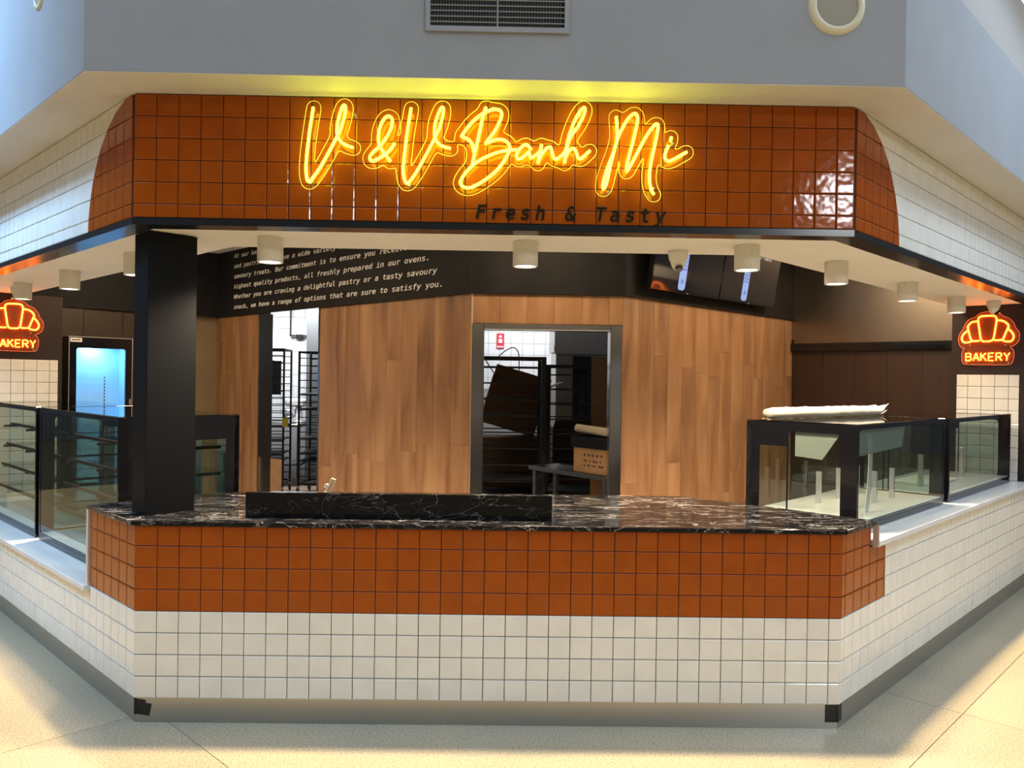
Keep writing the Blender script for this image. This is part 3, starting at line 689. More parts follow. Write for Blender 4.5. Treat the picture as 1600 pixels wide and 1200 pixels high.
for (ka, pa), (kb, pb) in segs: adj.setdefault(ka, []).append(kb); adj.setdefault(kb, []).append(ka); pos[ka] = pa; pos[kb] = pb
seen = set(); loops = []
for k0 in adj:
    if k0 in seen: continue
    lp_ = [k0]; seen.add(k0); cur = k0
    while True:
        nx_ = [q for q in adj[cur] if q not in seen]
        if not nx_: break
        cur = nx_[0]; seen.add(cur); lp_.append(cur)
    if len(lp_) > 40: loops.append([pos[q] for q in lp_])
gp = [g_ for g_ in loops]
ge = G(); YB = -.035 + .0
for lpp in loops:
    P_ = np.array(lpp)
    for _ in range(3): P_ = (np.roll(P_, 1, 0) + P_ * 2 + np.roll(P_, -1, 0)) / 4
    if abs(np.sum(P_[:, 0] * np.roll(P_[:, 1], -1) - P_[:, 1] * np.roll(P_[:, 0], -1))) / 2 < .02: continue
    ge.tube([(a, YB, b) for a, b in P_[::1]], .0013, 4, True)
ge.out('acrylic_edge', 'edge_glow_yellow', ns)
back = G()
for i in range(len(xs) - 1):
    for j in range(len(zs) - 1):
        if D[i, j] <= 0 and D[i + 1, j] <= 0 and D[i, j + 1] <= 0 and D[i + 1, j + 1] <= 0:
            back.add([(xs[i], YB, zs[j]), (xs[i + 1], YB, zs[j]), (xs[i + 1], YB, zs[j + 1]), (xs[i], YB, zs[j + 1])], [(0, 1, 2, 3)])
back.out('acrylic_back', 'acrylic', ns)
g = G()
for px_, py_ in ((487, 285), (555, 180), (640, 290), (770, 170), (740, 290), (905, 180), (950, 300), (1020, 295), (1050, 225)):
    p = inv @ aty(px_, py_, -.06); g.cyl((p.x, .0, p.z), (p.x, -.04, p.z), .006, n=8)
g.out('stand_off', 'alloy', ns)
# tagline
p = aty(741, 341, -.034); tl = empty('tagline_sign', (p.x, -.0345, p.z), 0, 'dark Fresh & Tasty lettering on the orange tiles below the neon', 'lettering'); tl.rotation_euler = (0, math.radians(.25), 0)
for i, ch in enumerate('Fresh & Tasty'):
    if ch == ' ': continue
    me = text_mesh(ch, .118, 0, .16, .003, .0012)
    for v_ in me.vertices: v_.co.x *= .962
    me.materials.append(MT['sign_black']); link('letter', me, tl, (i * .0683, 0, 0))

# ------------------------------------------------------------ things on the grey bulkhead
v = empty('air_vent', (1.627, -OV, 3.07), 0, 'wide grey air vent grille in the bulkhead above the sign', 'vent')
G().ring([(-.304, 0), (.304, 0), (.304, .36), (-.304, .36)], [(-.284, .022), (.284, .022), (.284, .338), (-.284, .338)], -.012, 0).out('frame', 'grey_paint', v)
G().box((-.284, -.003, .022), (.284, -.001, .338)).out('dark_core', 'grille_dark', v)
for k in range(13): G().box((-.284, -.009,   .038 + .0235 * k), (.284, -.004, .0425 + .0235 * k)).out('slat', 'grille_bar', v)
G().box((-.004, -.011, .022), (.004, -.004, .338)).out('mullion', 'grille_bar', v)
g = G()
for k in range(46): x = -.278 + .0121 * k; g.box((x, -.005, .022), (x + .0012, -.0035, .338))
g.out('fine_bars', 'grille_bar', v)
sp_ = empty('ceiling_speaker', (3.071, -OV, 3.212), 0, 'round cream speaker on the grey bulkhead, right of the vent', 'speaker', 'round bulkhead speakers')
def rot_lathe(prof, n=40):
    g = G().lathe(prof, n); g.v = [(x, -z, y) for x, y, z in g.v]; return g
rot_lathe([(.088, 0), (.090, .014), (.100, .018), (.116, .012), (.122, 0)]).out('rim', 'cream_plastic', sp_, True)
rot_lathe([(0, .010), (.05, .009), (.09, .006)]).out('grille', 'speaker_mesh', sp_, True)
s2 = copy_tree(sp_, frame_pt('L', -.53, -OV, 3.41), -PI / 4, 'round white speaker on the left bulkhead at the top edge')
s2.scale = (.62, .62, .62)

# ------------------------------------------------------------ downlights and cameras
def downlight():
    r = empty('downlight', (0, 0, 0), 0, 'x', 'downlight', 'cylinder downlights under the soffit')
    G().lathe([(.0, 0), (.060, 0), (.062, -.002), (.062, -.122), (.060, -.124), (.054, -.124), (.052, -.112)], 32).out('housing', 'lamp_white', r, True)
    G().cyl((0, 0, -.114), (0, 0, -.118), .053, n=28).out('diffuser', 'lamp_glow', r); return r
d0 = downlight()
DL = [(197, 392, 'leftmost side, beside the dark column on its left'), (104, 421, 'second cylinder downlight left of the dark column'), (33, 441, 'cylinder downlight above the left croissant sign'),
      (420, 366, 'cylinder downlight over the counter just right of the dark column'), (821, 376, 'cylinder downlight over the middle of the counter'), (1165, 382, 'cylinder downlight in front of the screens'),
      (1317, 406, 'cylinder downlight before the steel panel, first on the right side'), (1430, 439, 'cylinder downlight before the steel panel, second on the right side'), (1501, 462, 'cylinder downlight above the right croissant sign')]
DLL = ['white cylinder downlight under the left soffit beside the dark column'] + ['white ' + x[2] for x in DL[1:]]
for i, (x, y, _) in enumerate(DL):
    p = atz(x, y, SZ); d_ = Vector((p.x - CAM.x, p.y - CAM.y, 0)).normalized() * .06; p = p + d_
    if i < 3:  # left row keeps one distance from the tile plane
        xl = S * (p.x - p.y); p = frame_pt('L', xl, .32, SZ)
    elif i > 5: xr = S * (p.x - W + p.y); p = frame_pt('R', xr, .34, SZ)
    else: p.y = .27
    o = d0 if i == 0 else copy_tree(d0)
    o.location = (p.x, p.y, SZ - .0002); o['label'] = DLL[i]
    lamp('downlight_beam', 'SPOT', (p.x, p.y, SZ - .135), 38 if i in (2, 8) else 190, (1, .79, .56), spot=math.radians(150), blend=.8, radius=.05, target=(p.x, p.y, 0))
# two more further along each side, outside the picture but lighting the end walls
def domecam():
    r = empty('dome_camera', (0, 0, 0), 0, 'x', 'security camera', 'dome cameras under the soffit')
    G().lathe([(0, 0), (.052, 0), (.052, -.012), (.046, -.045), (.036, -.062)], 28).out('housing', 'lamp_white', r, True)
    G().lathe([(.040, -.030), (.038, -.060), (.030, -.085), (.018, -.098), (0, -.102)], 28).out('dome', 'white_paint', r, True)
    g = G().lathe([(0, 0), (.016, 0), (.024, -.006), (.024, -.016)], 20); M_ = Matrix.Rotation(math.radians(35), 3, 'X')
    G().cyl((0, -.022, -.088), (0, -.030, -.102), .020, .018, n=18).out('lens', 'lens', r); return r
c0_ = domecam(); c0_.location = frame_pt('F', 2.575, .47, SZ); c0_['label'] = 'white dome security camera under the soffit in front of the screens'
copy_tree(c0_, (5.58, 2.62, SZ), PI / 4, 'white dome security camera above the right croissant sign')
copy_tree(c0_, (-2.22, 2.74, SZ), -PI / 4, 'white dome security camera above the left croissant sign')

# ------------------------------------------------------------ screens
def screen(xr, label):
    p = frame_pt('R', xr, CRY - .13, 2.315); r = empty('wall_screen', p, PI / 4, label, 'television', 'wall screens on the right bulkhead')
    r.rotation_euler = (math.radians(9), 0, PI / 4)
    G().bbox((0, 0, -.012), (1.0, .045, .60), .003).out('casing', 'black_gloss', r)
    G().box((.010, -.0015, .008), (.99, 0, .59)).out('display', 'screen', r)
    rr = [(.50 + .045 * math.cos(t) + (.0 if abs(math.cos(t)) < 9 else 0), 0) for t in (0,)]
    def rrect(x0, x1, z0, z1, q, n=4):
        o = []
        for cx, cz, a0 in ((x1 - q, z0 + q, -PI / 2), (x1 - q, z1 - q, 0), (x0 + q, z1 - q, PI / 2), (x0 + q, z0 + q, PI)):
            for k in range(n + 1): t = a0 + PI / 2 * k / n; o.append((cx + q * math.cos(t), cz + q * math.sin(t)))
        return o
    G().face_prism(rrect(.36, .46, .012, .33, .03), -.003, -.0016).out('remote_picture', 'screen_blue', r)
    g = G()
    for a in range(3):
        for b in range(5): g.box((.375 + .026 * a, -.0036, .17 + .028 * b), (.393 + .026 * a, -.003, .188 + .028 * b))
    g.cyl((.41, -.003, .08), (.41, -.0036, .08), .018, n=14); g.out('remote_buttons', 'screen_blue_dark', r)
    me = text_mesh('Press OK on your remote.', .05, .024, 0, .0004); me.materials.append(MT['screen_text']); link('screen_text', me, r, (.24, -.003, .40))
    G().box((.3, .045, .2), (.7, .10, .4)).out('bracket', 'black_metal', r)
    G().box((.50, -.004, -.008), (.52, 0, -.004)).out('power_light', 'screen_blue', r)
    return r
screen(1.30, 'tilted wall screen nearest the doorway on the right bulkhead')
screen(2.31, 'tilted wall screen at the outer end of the right bulkhead')

# ------------------------------------------------------------ display cases
def rloop(x0, x1, z0, z1, q, n=5):
    o = []
    for cx, cz, a0 in ((x1 - q, z0 + q, -PI / 2), (x1 - q, z1 - q, 0), (x0 + q, z1 - q, PI / 2), (x0 + q, z0 + q, PI)):
        for k in range(n + 1): t = a0 + PI / 2 * k / n; o.append((cx + q * math.cos(t), cz + q * math.sin(t)))
    return o
def case(f, x0, x1, y0, y1, z0, z1, label, shelves, near_is_max, extras=None):
    """x along the facet; glass outer face at y0; serving side at y1"""
    r = empty('display_case', frame_pt(f, x0, y0, z0 + .0005), FR[f][1], label, 'display case', 'glass bakery display cases')
    L = x1 - x0; H = z1 - z0; Dp = y1 - y0
    G().bbox((0, 0, 0), (L, Dp, .035), .003).out('base', 'black_gloss', r)
    G().bbox((.006, .01, .035), (L - .006, Dp - .01, .05), .003).out('deck', 'laminate', r)
    G().bbox((0, -.002, H - .008), (L, Dp, H), .002).out('top_glass', 'film', r)
    # printed black border on the front glass (a ring) and the pane itself
    def rect(a, b, c_, d_): 
        return rloop(a, b, c_, d_, .0005, 5)
    G().ring(rect(.0, L, .035, H - .008), rloop(.022, L - .022, .05, H - .03, .02), -.002, 0).out('front_border', 'black_gloss', r)
    G().box((.003, .0005, .036), (L - .003, .006, H - .009)).out('front_pane', 'case_glass_tint', r)
    for k, xe in enumerate((0, L)):
        xi0, xi1 = (xe, xe + .004) if k == 0 else (xe - .004, xe)
        # end panels: black border with a stepped, rounded opening (profile in y,z)
        y_a, y_b = .085, Dp - .13; zt = H - .055; zs_ = H - .14; ys = Dp * .60
        inner = rloop(y_a, ys, .045, zt, .03); g = G()
        outer = rect(0, ys + .005, .035, H - .008)
        def sw(gg, xa, xb):  # local ring built in x,z -> turn into y,z plane
            gg.v = [(xa + (yy + 0) * 0 + (yy), xx, zz) for xx, yy, zz in gg.v]; return gg
        ga = G().ring(outer, inner, 0, .004); ga.v = [(xi0 + yy, xx, zz) for xx, yy, zz in ga.v]
        gb = G().ring(rect(ys + .005, Dp, .035, H - .008), rloop(ys + .008, y_b + .05, .045, zs_, .003), 0, .004); gb.v = [(xi0 + yy, xx, zz) for xx, yy, zz in gb.v]
        ga.add(gb.v, gb.f); ga.out('end_frame', 'black_gloss', r)
        G().box((xi0 + .0045 if k == 0 else xi0 - .005, .006, .036), (xi0 + .009 if k == 0 else xi0 - .0005, Dp - .006, H - .009)).out('end_pane', 'case_glass', r)
    # sliding rear doors and posts
    for xa in (.0, L - .03): G().box((xa, Dp - .03, .035), (xa + .03, Dp - .005, H - .008)).out('rear_post', 'black_metal', r)
    G().box((.03, Dp - .02, .05), (L / 2 + .02, Dp - .016, H - .03)).out('rear_door', 'case_glass', r)
    G().box((L / 2 - .02, Dp - .012, .05), (L - .03, Dp - .008, H - .03)).out('rear_door', 'case_glass', r)
    G().box((.03, Dp - .03, H - .04), (L - .03, Dp - .005, H - .009)).out('rear_rail', 'black_metal', r)
    for xa in (.03, L / 2 - .03, L / 2 + .16, L - .20): 
        if shelves: G().box((xa, Dp - .040, .05), (xa + .12, Dp - .032, H - .04)).out('rear_stile', 'stile_grey', r)
    G().box((.02, .05, H - .035), (L - .02, .075, H - .012)).out('light_bar', 'black_metal', r)
    for k in range(shelves):
        z = .05 + (H - .08) * (k + 1) / (shelves + 1); sh = G().bbox((.03, .10 + .03 * k, z), (L - .03, Dp - .06, z + .008), .002).out('shelf', 'shelf_glass', r)
        G().box((.03, .096 + .03 * k, z - .01), (L - .03, .108 + .03 * k, z + .010)).out('shelf_edge', 'dark_brown', sh)
        for xa in (.12, L / 2, L - .12): G().box((xa - .012, .12, z - .02), (xa + .012, Dp - .06, z - .002)).out('shelf_bracket', 'black_metal', sh)
    if extras: extras(r, L, Dp, H)
    return r
def clips(r, L, Dp, H):
    for xa in (.55, .85, 1.15):
        if xa > L - .1: continue
        for ya in (.20, .42): G().bbox((xa, ya, .05), (xa + .018, ya + .03, .24), .002).out('shelf_post', 'alloy', r)
    g = G(); prof = [(.24 + .05 * math.sin(t * 1.4), t) for t in np.linspace(0, 1.0, 9)]
    pts = [(.37 + .07 * math.sin(.3 + t * 1.7), .05 + t * (H - .15)) for t in np.linspace(0, 1, 10)]
    poly = [(a, b) for a, b in pts] + [(a + .055, b) for a, b in pts[::-1]]
    G().face_prism(poly, .10, .104).out('curved_strip', 'white_paint', r)
    G().face_prism([(.012, H - .17), (.012, H - .03), (.75, H - .03), (.70, H - .15)], .010, .0105).out('protective_film', 'wrap_film', r)
    g = G().face_prism([(.0, H - .05), (.25, H - .05), (.25, H - .19), (.10, H - .20)], 0, .0004); g.v = [(.016 + yy, .09 + xx, zz) for xx, yy, zz in g.v]; g.out('protective_film', 'wrap_film', r)
def clips2(r, L, Dp, H):
    for xa in (.3, .8, 1.3): G().bbox((xa, .25, .05), (xa + .03, .28, .28), .002).out('shelf_post', 'alloy', r)
    G().bbox((.4, .2, .051), (1.0, .5, .066), .002).out('tray', 'white_paint', r)
case('L', -1.985, -.60, .134, .80, LZ, 1.375, 'tall glass display case with dark shelves, left side nearest the column', 4, True)
case('L', -3.50, -2.06, .134, .80, LZ, 1.375, 'tall glass display case with dark shelves at the left picture edge', 4, True)
case('R', .48, 1.95, .12, .74, RZ, 1.395, 'low glass display case with black end frame, nearest on the right', 0, False, clips)
case('R', 2.05, 3.70, .12, .74, RZ, 1.385, 'low glass display case against the right tiled pillar', 0, False, clips2)

# foam roll on the right case
a = frame_pt('R', .56, .66, 1.43); b = frame_pt('R', 1.86, .50, 1.43)
pts = []; rr_ = []
g = G(); N = 26; n = 12; dv = (b - a); dn = dv.normalized(); up = Vector((0, 0, 1)); q = dn.cross(up)
for i in range(N + 1):
    t = i / N; c_ = a + dv * t
    for k in range(n):
        th = 2 * PI * k / n; rad = .034 * (1 + .10 * random.uniform(-1, 1)) * (1.0 if 0 < i < N else .7)
        z_ = max(math.sin(th) * rad, -.033); g.v.append(tuple(c_ + q * math.cos(th) * rad * 1.25 + up * z_))
for i in range(N):
    for k in range(n): g.f.append((i * n + k, i * n + (k + 1) % n, (i + 1) * n + (k + 1) % n, (i + 1) * n + k))
g.f += [tuple(range(n))[::-1], tuple(N * n + k for k in range(n))]
fr_ = empty('foam_roll', (0, 0, 0), 0, 'long cream roll of foam wrap lying on the nearest right display case', 'packaging roll')
g.out('roll', 'foam', fr_, True)
g = G(); e_ = b + dn * .01
for i in range(7):
    t = i / 7 * 2 * PI; g.add([e_ + q * math.cos(t) * .03 + up * math.sin(t) * .03, e_ + q * math.cos(t + .9) * .03 + up * math.sin(t + .9) * .03, e_ + dn * random.uniform(.05, .13) + up * random.uniform(0, .05) + q * random.uniform(-.03, .03)], [(0, 1, 2)])
for i in range(10):
    t = random.random() * .5; c_ = a + dv * t - q * .04 - up * .032; g.add([c_, c_ + dn * .06, c_ + dn * random.uniform(0, .06) - q * random.uniform(.01, .05) + up * random.uniform(-.0, .02)], [(0, 1, 2)])
g.out('torn_film', 'plastic_film', fr_)

# wrapped stick and crumpled film behind the upstand
st_ = empty('wrapped_stick', (.79, .20, CT + .0223), 0, 'short pale wooden stick in crumpled clear film behind the marble upstand', 'packaging')
o = G().bbox((-.012, -.008, 0), (.012, .008, .19), .002).out('stick', 'pale_wood', st_); o.rotation_euler = (0, math.radians(22), 0)
g = G()
for i in range(34):
    c_ = Vector((-.03 + .04 * random.random(), random.uniform(-.02, .02), random.uniform(0.0, .145))); c_.x += c_.z * .35
    g.add([c_ + Vector((random.uniform(-.018, .018), random.uniform(-.018, .018), random.uniform(-.0, .022))) for _ in range(3)], [(0, 1, 2)])
g.out('film', 'plastic_film', st_)

# ------------------------------------------------------------ glass door fridge
f0 = Vector((-2.391, 3.809, 0)); fr = empty('drinks_fridge', f0, PI / 4, 'tall black glass-door fridge glowing blue inside, left of the column', 'fridge')
fw, fh, fd = .569, 1.943, .30
G().box((0, .03, .08), (.02, fd, fh)).box((fw - .02, .03, .08), (fw, fd, fh)).box((.02, .03, fh - .03), (fw - .02, fd, fh)).box((0, .03, .0), (fw, fd, .10)).box((.02, fd - .02, .1), (fw - .02, fd, fh - .03)).out('cabinet', 'black_metal', fr)
G().box((.022, fd - .026, .102), (fw - .022, fd - .021, fh - .032)).box((.022, .035, .102), (.026, fd - .026, fh - .032)).box((fw - .026, .035, .102), (fw - .022, fd - .026, fh - .032)).box((.026, .035, fh - .04), (fw - .026, fd - .026, fh - .033)).out('liner', 'fridge_liner', fr)
dr = G().ring(rloop(.0, fw, .09, fh, .004), rloop(.065, fw - .06, .17, fh - .105, .022), 0, .028).out('door', 'black_gloss', fr)
G().box((.06, .006, .16), (fw - .055, .010, fh - .10)).out('door_glass', 'case_glass', dr)
G().ring(rloop(-.002, fw + .002, .088, fh + .002, .004), rloop(.003, fw - .003, .093, fh - .003, .004), -.003, -.0005).out('door_edge', 'alloy', dr)
G().box((fw - .028, -.02, .9), (fw - .018, -.003, 1.35)).out('door_handle', 'alloy', dr)
G().box((.01, -.003, fh - .05), (.11, -.001, fh - .012)).out('sticker', 'sticker', dr)
G().box((.02, -.0034, fh - .036), (.098, -.003, fh - .026)).out('sticker_print', 'ink', dr)
for x in (.03, fw - .036): G().box((x, .036, .15), (x + .006, .05, fh - .08)).out('light_strip', 'fridge_led', fr)
g = G()
for k in range(40): g.box((.40, fd - .029, .3 + k * .032), (.41, fd - .0265, .316 + k * .032))
g.out('shelf_rail', 'ink', fr)
for z in (.45, .85): G().box((.03, .06, z), (fw - .03, fd - .03, z + .004)).out('shelf', 'acrylic', fr)
pf = f0 + Vector((S * fw / 2 - S * .16, S * fw / 2 + S * .16, fh - .06)); lamp('fridge_light', 'AREA', pf, 5.5, (.27, .60, 1.0), .22, .1, target=(pf.x, pf.y, 0))

# ------------------------------------------------------------ kitchen
kw = empty('wall_kitchen', (0, 8.8, 0), 0, kind='structure')
G().box((-4.6, .008, 0), (7.2, .12, 2.94)).out('wall_core', 'kitchen_grout', kw)
def ktiles(x0, x1, z0, z1, w_=.18, h_=.18):
    me = None; x = x0
    while x < x1 - .01:
        z = z1
        while z > z0 + .01:
            me = tile_mesh(w_ - .006, h_ - .006, 'kitchen_glaze'); link('wall_tile', me, kw, (x + w_ / 2, .008, z - h_ / 2)); z -= h_
        x += w_
ktiles(-1.98, -1.26 + .36, .9, 2.88); ktiles(.90, 2.34, 1.44, 2.88)
g = G()
for (a, b) in ((-4.5, -1.98), (-.9, .9), (2.34, 7.1)):
    x = a
    while x < b - .17:
        z = 2.88
        while z > .1: g.box((x + .003, .001, z - .177), (x + .177, .009, z - .003)); z -= .18
        x += .18
o = g.out('far_wall_tiles', 'kitchen_glaze', kw); o['kind'] = 'stuff'
o = G().box((-4.7, 5.0, 0), (-4.6, 8.9, 2.94)).out('wall_left', 'grey_wall'); tag(o, kind='structure')
o = G().box((7.2, 5.0, 0), (7.3, 8.9, 2.94)).out('wall_right', 'grey_wall'); tag(o, kind='structure')
# grey steel cool-room panel seen at the right of the left opening
o = G().bbox((-1.19, 7.9, 0), (-.2, 8.7, 2.9), .004).out('steel_cabinet', 'cabinet_grey'); tag(o, 'tall plain grey cabinet standing deep in the kitchen seen through the left opening', 'cabinet')
br = empty('wall_bracket', (-1.66, 8.79, 2.22), 0, 'dark U-shaped bracket on the white kitchen tiles, left opening', 'bracket')
G().box((-.0, -.06, 0), (.018, -.03, .5)).box((.0, -.06, 0), (.30, -.03, .022)).box((.282, -.06, 0), (.30, -.03, .5)).box((.1, -.07, -.03), (.2, -.0, .03)).out('bar', 'black_metal', br)
def rack(loc, rz, w_, d_, h_, n, label, trays=(), pw=.025):
    r = empty('tray_rack', loc, rz, label, 'rack', 'bakery tray racks in the kitchen')
    for x in (0, w_ - pw):
        for y in (0, d_ - pw): G().box((x, y, .12), (x + pw, y + pw, h_)).out('post', 'black_metal', r)
    G().box((0, 0, h_ - .025), (w_, .025, h_)).box((0, d_ - .025, h_ - .025), (w_, d_, h_)).box((0, .025, h_ - .025), (.025, d_ - .025, h_)).box((w_ - .025, .025, h_ - .025), (w_, d_ - .025, h_)).out('top_frame', 'black_metal', r)
    G().box((0, 0, .14), (w_, .025, .165)).box((0, d_ - .025, .14), (w_, d_, .165)).box((0, .025, .14), (.025, d_ - .025, .165)).box((w_ - .025, .025, .14), (w_, d_ - .025, .165)).out('bottom_frame', 'black_metal', r)
    for k in range(n):
        z = .25 + (h_ - .35) * k / (n - 1)
        for y in (.0, d_ - .012): 
            G().box((.0, y, z), (w_, y + .012, z + .012)).out('runner', 'black_metal', r)
    for k in trays:
        z = .25 + (h_ - .35) * k / (n - 1) + .013; G().bbox((.03, .014, z), (w_ - .03, d_ - .014, z + .018), .003).out('tray', 'black_metal', r)
    for x in (.012, w_ - .012):
        for y in (.012, d_ - .012):
            c_ = G().cyl((x - .012, y, .05), (x + .012, y, .05), .046, n=14).out('castor', 'rubber', r); G().box((x - .016, y - .012, .05), (x + .016, y + .012, .125)).out('castor_fork', 'alloy', c_)
    return r
rack((-1.98, 6.75, .004), .10, .78, .6, 1.96, 18, 'black tray rack left of the yellow tag in the left opening', (2, 3, 5, 7))
rack((-1.06, 6.95, .004), -.05, .66, .55, 1.93, 17, 'black tray rack with trays right of the yellow tag in the left opening', (2, 3, 5, 9, 11))
o = G().box((0, 0, 0), (.07, .004, .12)).out('yellow_tag', 'yellow_tag', loc=(-1.20, 6.73, .93)); tag(o, 'small yellow tag hanging on the tray rack post', 'tag')
tb = empty('prep_bench', (-2.3, 7.75, .004), 0, 'steel bench along the kitchen wall behind the tray racks', 'bench')
G().bbox((0, 0, .86), (1.08, .7, .90), .004).out('bench_top', 'stainless', tb); G().box((.02, .03, .3), (1.06, .67, .33)).out('shelf', 'stainless', tb)
for x in (.02, 1.02):
    for y in (.03, .63): G().box((x, y, 0), (x + .04, y + .04, .86)).out('leg', 'stainless', tb)
mo = empty('bench_monitor', (-1.975, 7.9, .904), 0, 'black till monitor on the kitchen bench at the left opening edge', 'monitor')
G().bbox((.0, .0, .42), (.42, .04, .92), .004).out('screen', 'black_gloss', mo); G().box((.18, .01, 0), (.24, .05, .31)).box((.10, -.06, 0), (.32, .12, .015)).out('stand', 'black_metal', mo)
mixer = empty('stand_mixer', (-1.45, 8.05, .904), 0, 'silver kitchen mixer on the bench between the racks', 'mixer')
G().lathe([(0, 0), (.12, 0), (.12, .03), (.05, .05), (.05, .26), (.0, .26)], 20, (.1, .1, 0)).out('stand', 'alloy', mixer, True)
G().bbox((-.10, .03, .24), (.20, .17, .36), .03).out('head', 'white_paint', mixer); G().lathe([(.03, .05), (.09, .09), (.11, .2), (.105, .2), (.02, .06)], 20, (-.05, .1, 0)).out('bowl', 'alloy', mixer, True)
bx = panel('cardboard_sheet', (-.70, 4.50), (-.56, 4.40), .006, .75, .008, 'cardboard'); tag(bx, 'brown cardboard sheet leaning inside the left opening', 'cardboard sheet')

# doorway contents
rack((1.40, 3.35, .004), .02, .66, .55, 1.80, 11, 'black tray rack in front of cartons, left in the doorway', (1, 2, 3), .042)
rack((2.08, 3.75, .004), -.08, .58, .55, 1.74, 11, 'black tray rack before the oven, centre of the doorway', (1, 2), .035)
def carton(loc, rz, w_, d_, h_, label, mt='cardboard', flaps=True, grp='cartons in the kitchen'):
    r = empty('cardboard_carton', loc, rz, label, 'carton', grp)
    G().bbox((0, 0, 0), (w_, d_, h_), .004).out('body', mt, r)
    if flaps:
        o = G().box((0, -.003, 0), (w_, 0.001, .16)).out('flap', mt, r, loc=(0, 0, h_)); o.rotation_euler = (math.radians(55), 0, 0)
        o = G().box((0, 0, 0), (.004, d_, .17)).out('flap', mt, r, loc=(0, 0, h_)); o.rotation_euler = (0, math.radians(-50), 0)
        o = G().box((-.004, 0, 0), (0, d_, .17)).out('flap', mt, r, loc=(w_, 0, h_)); o.rotation_euler = (0, math.radians(50), 0)
    return r
carton((1.40, 4.15, .004), .03, .66, .5, 1.02, 'large shaded carton on the floor behind the left doorway rack', 'cardboard_shaded', False)
o = carton((1.46, 4.20, 1.027), .03, .56, .42, .50, 'tilted shaded carton with open flaps on top behind the left doorway rack', 'cardboard_shaded'); o.rotation_euler = (0, math.radians(16), .03); o.location.z = 1.027 + .56 * math.sin(math.radians(16)); o.location.x = 1.45
carton((2.16, 4.5, .004), .05, .5, .5, .75, 'carton on the floor behind the rack posts in the doorway', 'cardboard_shaded', False)
carton((2.20, 4.52, .758), .1, .42, .4, .34, 'open carton on top behind the rack posts in the doorway', 'cardboard_shaded')
# steel table with carton, black crate and roll
tA = atz(825, 727, .87); tB = atz(951, 746, .87); ang = math.atan2(tB.y - tA.y, tB.x - tA.x); TL = (tB - tA).length - .02
tt = empty('steel_table', (tA.x, tA.y, .004), ang, 'stainless steel table just inside the doorway', 'table')
G().bbox((0, 0, .83), (TL, .32, .866), .004).out('table_top', 'stainless', tt)
for x in (.03, TL - .08):
    for y in (.03, .26): G().box((x, y, 0), (x + .035, y + .035, .83)).out('leg', 'stainless', tt)
G().box((.03, .03, .25), (TL - .05, .30, .27)).out('shelf', 'stainless', tt)
ca = atz(889, 737, .871); dirv = Vector((math.cos(ang), math.sin(ang), 0)); nrm_ = Vector((-math.sin(ang), math.cos(ang), 0))
cb = Vector((tA.x, tA.y, .871)) + dirv * ((ca - tA).dot(dirv)) + nrm_ * .03
pr = carton(tuple(cb), ang, .40, .26, .20, 'brown printed carton on the steel table in the doorway', 'cardboard', False)
for i, (s_, sz_, zz) in enumerate((('◆ ▲ ■ ■ ▲', .035, .135), ('■■ ■ ■■■ ■', .028, .09), ('■ ■■ ■■ ■■■', .028, .055))):
    g = G(); x = .12
    for ch in s_:
        if ch != ' ': wdt = sz_ * random.uniform(.3, .7); g.box((x, -.001, zz), (x + wdt, .0, zz + sz_ * .55)); x += wdt + .006
        else: x += .02
    g.out('printed_marks', 'ink', pr)['kind'] = 'stuff'
cr = empty('black_crate', tuple(cb + Vector((0, 0, .201))), ang, 'black plastic crate on top of the printed carton', 'crate')
g = G().box((-.02, -.01, 0), (.40, .25, .012)).box((-.02, -.01, .012), (.40, 0, .09)).box((-.02, .24, .012), (.40, .25, .09)).box((-.02, 0, .012), (-.01, .24, .09)).box((.39, 0, .012), (.40, .24, .09)); g.out('tray_body', 'black_gloss', cr)
p0_ = cb + dirv * -.01 + nrm_ * .05 + Vector((0, 0, .345)); p1_ = cb + dirv * .42 + nrm_ * .02 + Vector((0, 0, .330))
o = G().cyl(p0_, p1_, .034, n=14).out('plastic_roll', 'foam'); tag(o, 'white roll of plastic wrap lying over the black crate', 'packaging roll')
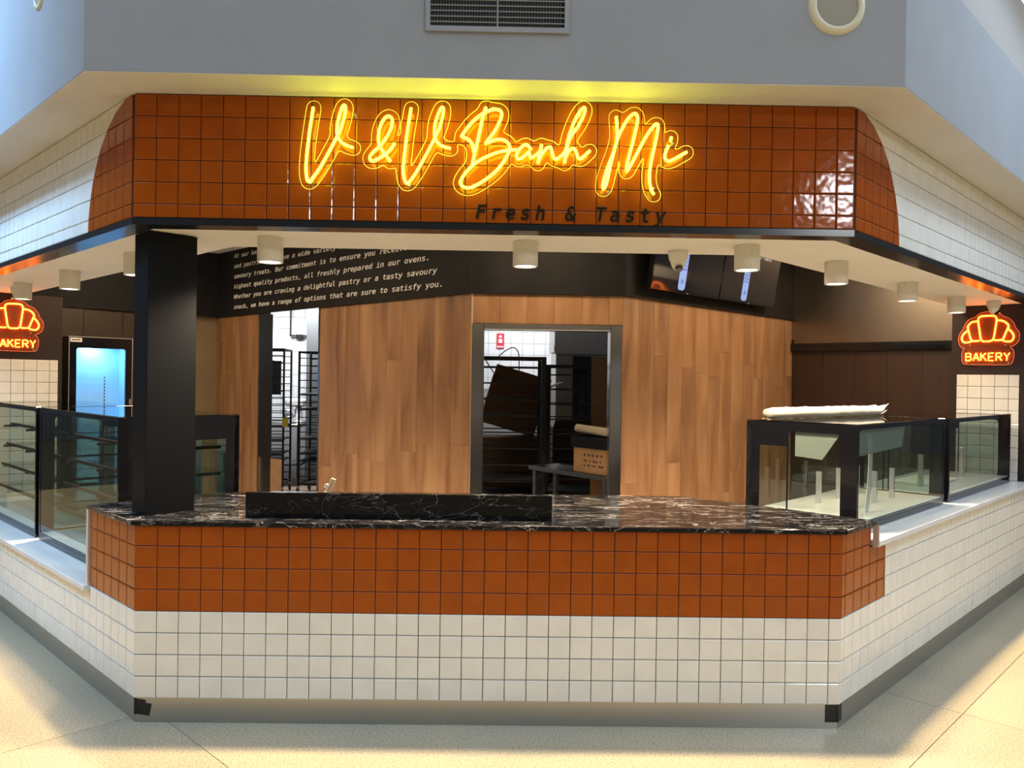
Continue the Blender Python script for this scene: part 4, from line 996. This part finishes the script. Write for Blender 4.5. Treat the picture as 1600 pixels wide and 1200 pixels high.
pa = Vector((2.50, 3.35, .0)); 
o = carton((2.47, 3.42, .004), -.12, .42, .12, 1.80, 'tall upright brown carton beside the right door jamb', 'cardboard', False)
# oven with hood
ov = empty('bakery_oven', (2.30, 5.7, .004), 0, 'large stainless bakery oven with black control strip seen through the doorway', 'oven')
G().bbox((0, 0, .15), (1.5, .9, 1.92), .006).out('body', 'stainless', ov)
G().bbox((-.03, -.18, 1.93), (1.53, .9, 2.30), .006).out('hood', 'stainless', ov); G().box((-.03, -.19, 1.90), (1.53, -.10, 2.00)).out('hood_lip', 'stainless', ov)
G().bbox((.20, -.015, .3), (.42, 0, 1.88), .003).out('control_strip', 'black_gloss', ov)
for z in (1.05, 1.2, 1.35): G().cyl((.31, -.016, z), (.31, -.04, z), .022, n=14).out('knob', 'black_metal', ov)
for x in (.05, 1.4): G().box((x, .05, 0), (x + .06, .11, .15)).out('foot', 'stainless', ov)
for z in (.35, .85, 1.35): G().bbox((.50, -.02, z), (1.42, 0, z + .42), .004).out('oven_door', 'black_gloss', ov)
sg = empty('fire_sign', (1.63, 8.785, 2.10), 0, 'small red and white fire equipment sign high on the kitchen tiles', 'sign')
G().box((-.06, 0, -.02), (.06, .01, .22)).out('sign_plate', 'red_print', sg); G().cyl((0, -.003, .17), (0, 0, .17), .022, n=14).box((-.03, -.003, .07), (.03, 0, .13)).box((-.05, -.003, 0), (.05, 0, .02)).out('sign_symbol', 'white_paint', sg)
pb = empty('power_box', (1.20, 8.77, 1.88), 0, 'grey power outlet box with black lead on the kitchen tiles', 'power box')
G().bbox((0, -.05, 0), (.13, .015, .16), .005).out('box', 'grille_bar', pb); G().box((.085, -.09, .02), (.125, -.051, .15)).out('plug', 'rubber', pb)
pts = smoothcurve([aty(779, 557, 4.6), aty(790, 548, 4.6), aty(802, 543, 4.6), aty(809, 549, 4.6), aty(811, 563, 4.6), aty(811, 610, 4.6)], 5)
o = G().tube(pts, .006, 6).out('power_cable', 'rubber'); tag(o, 'black power cable looping above the doorway racks', 'cable')
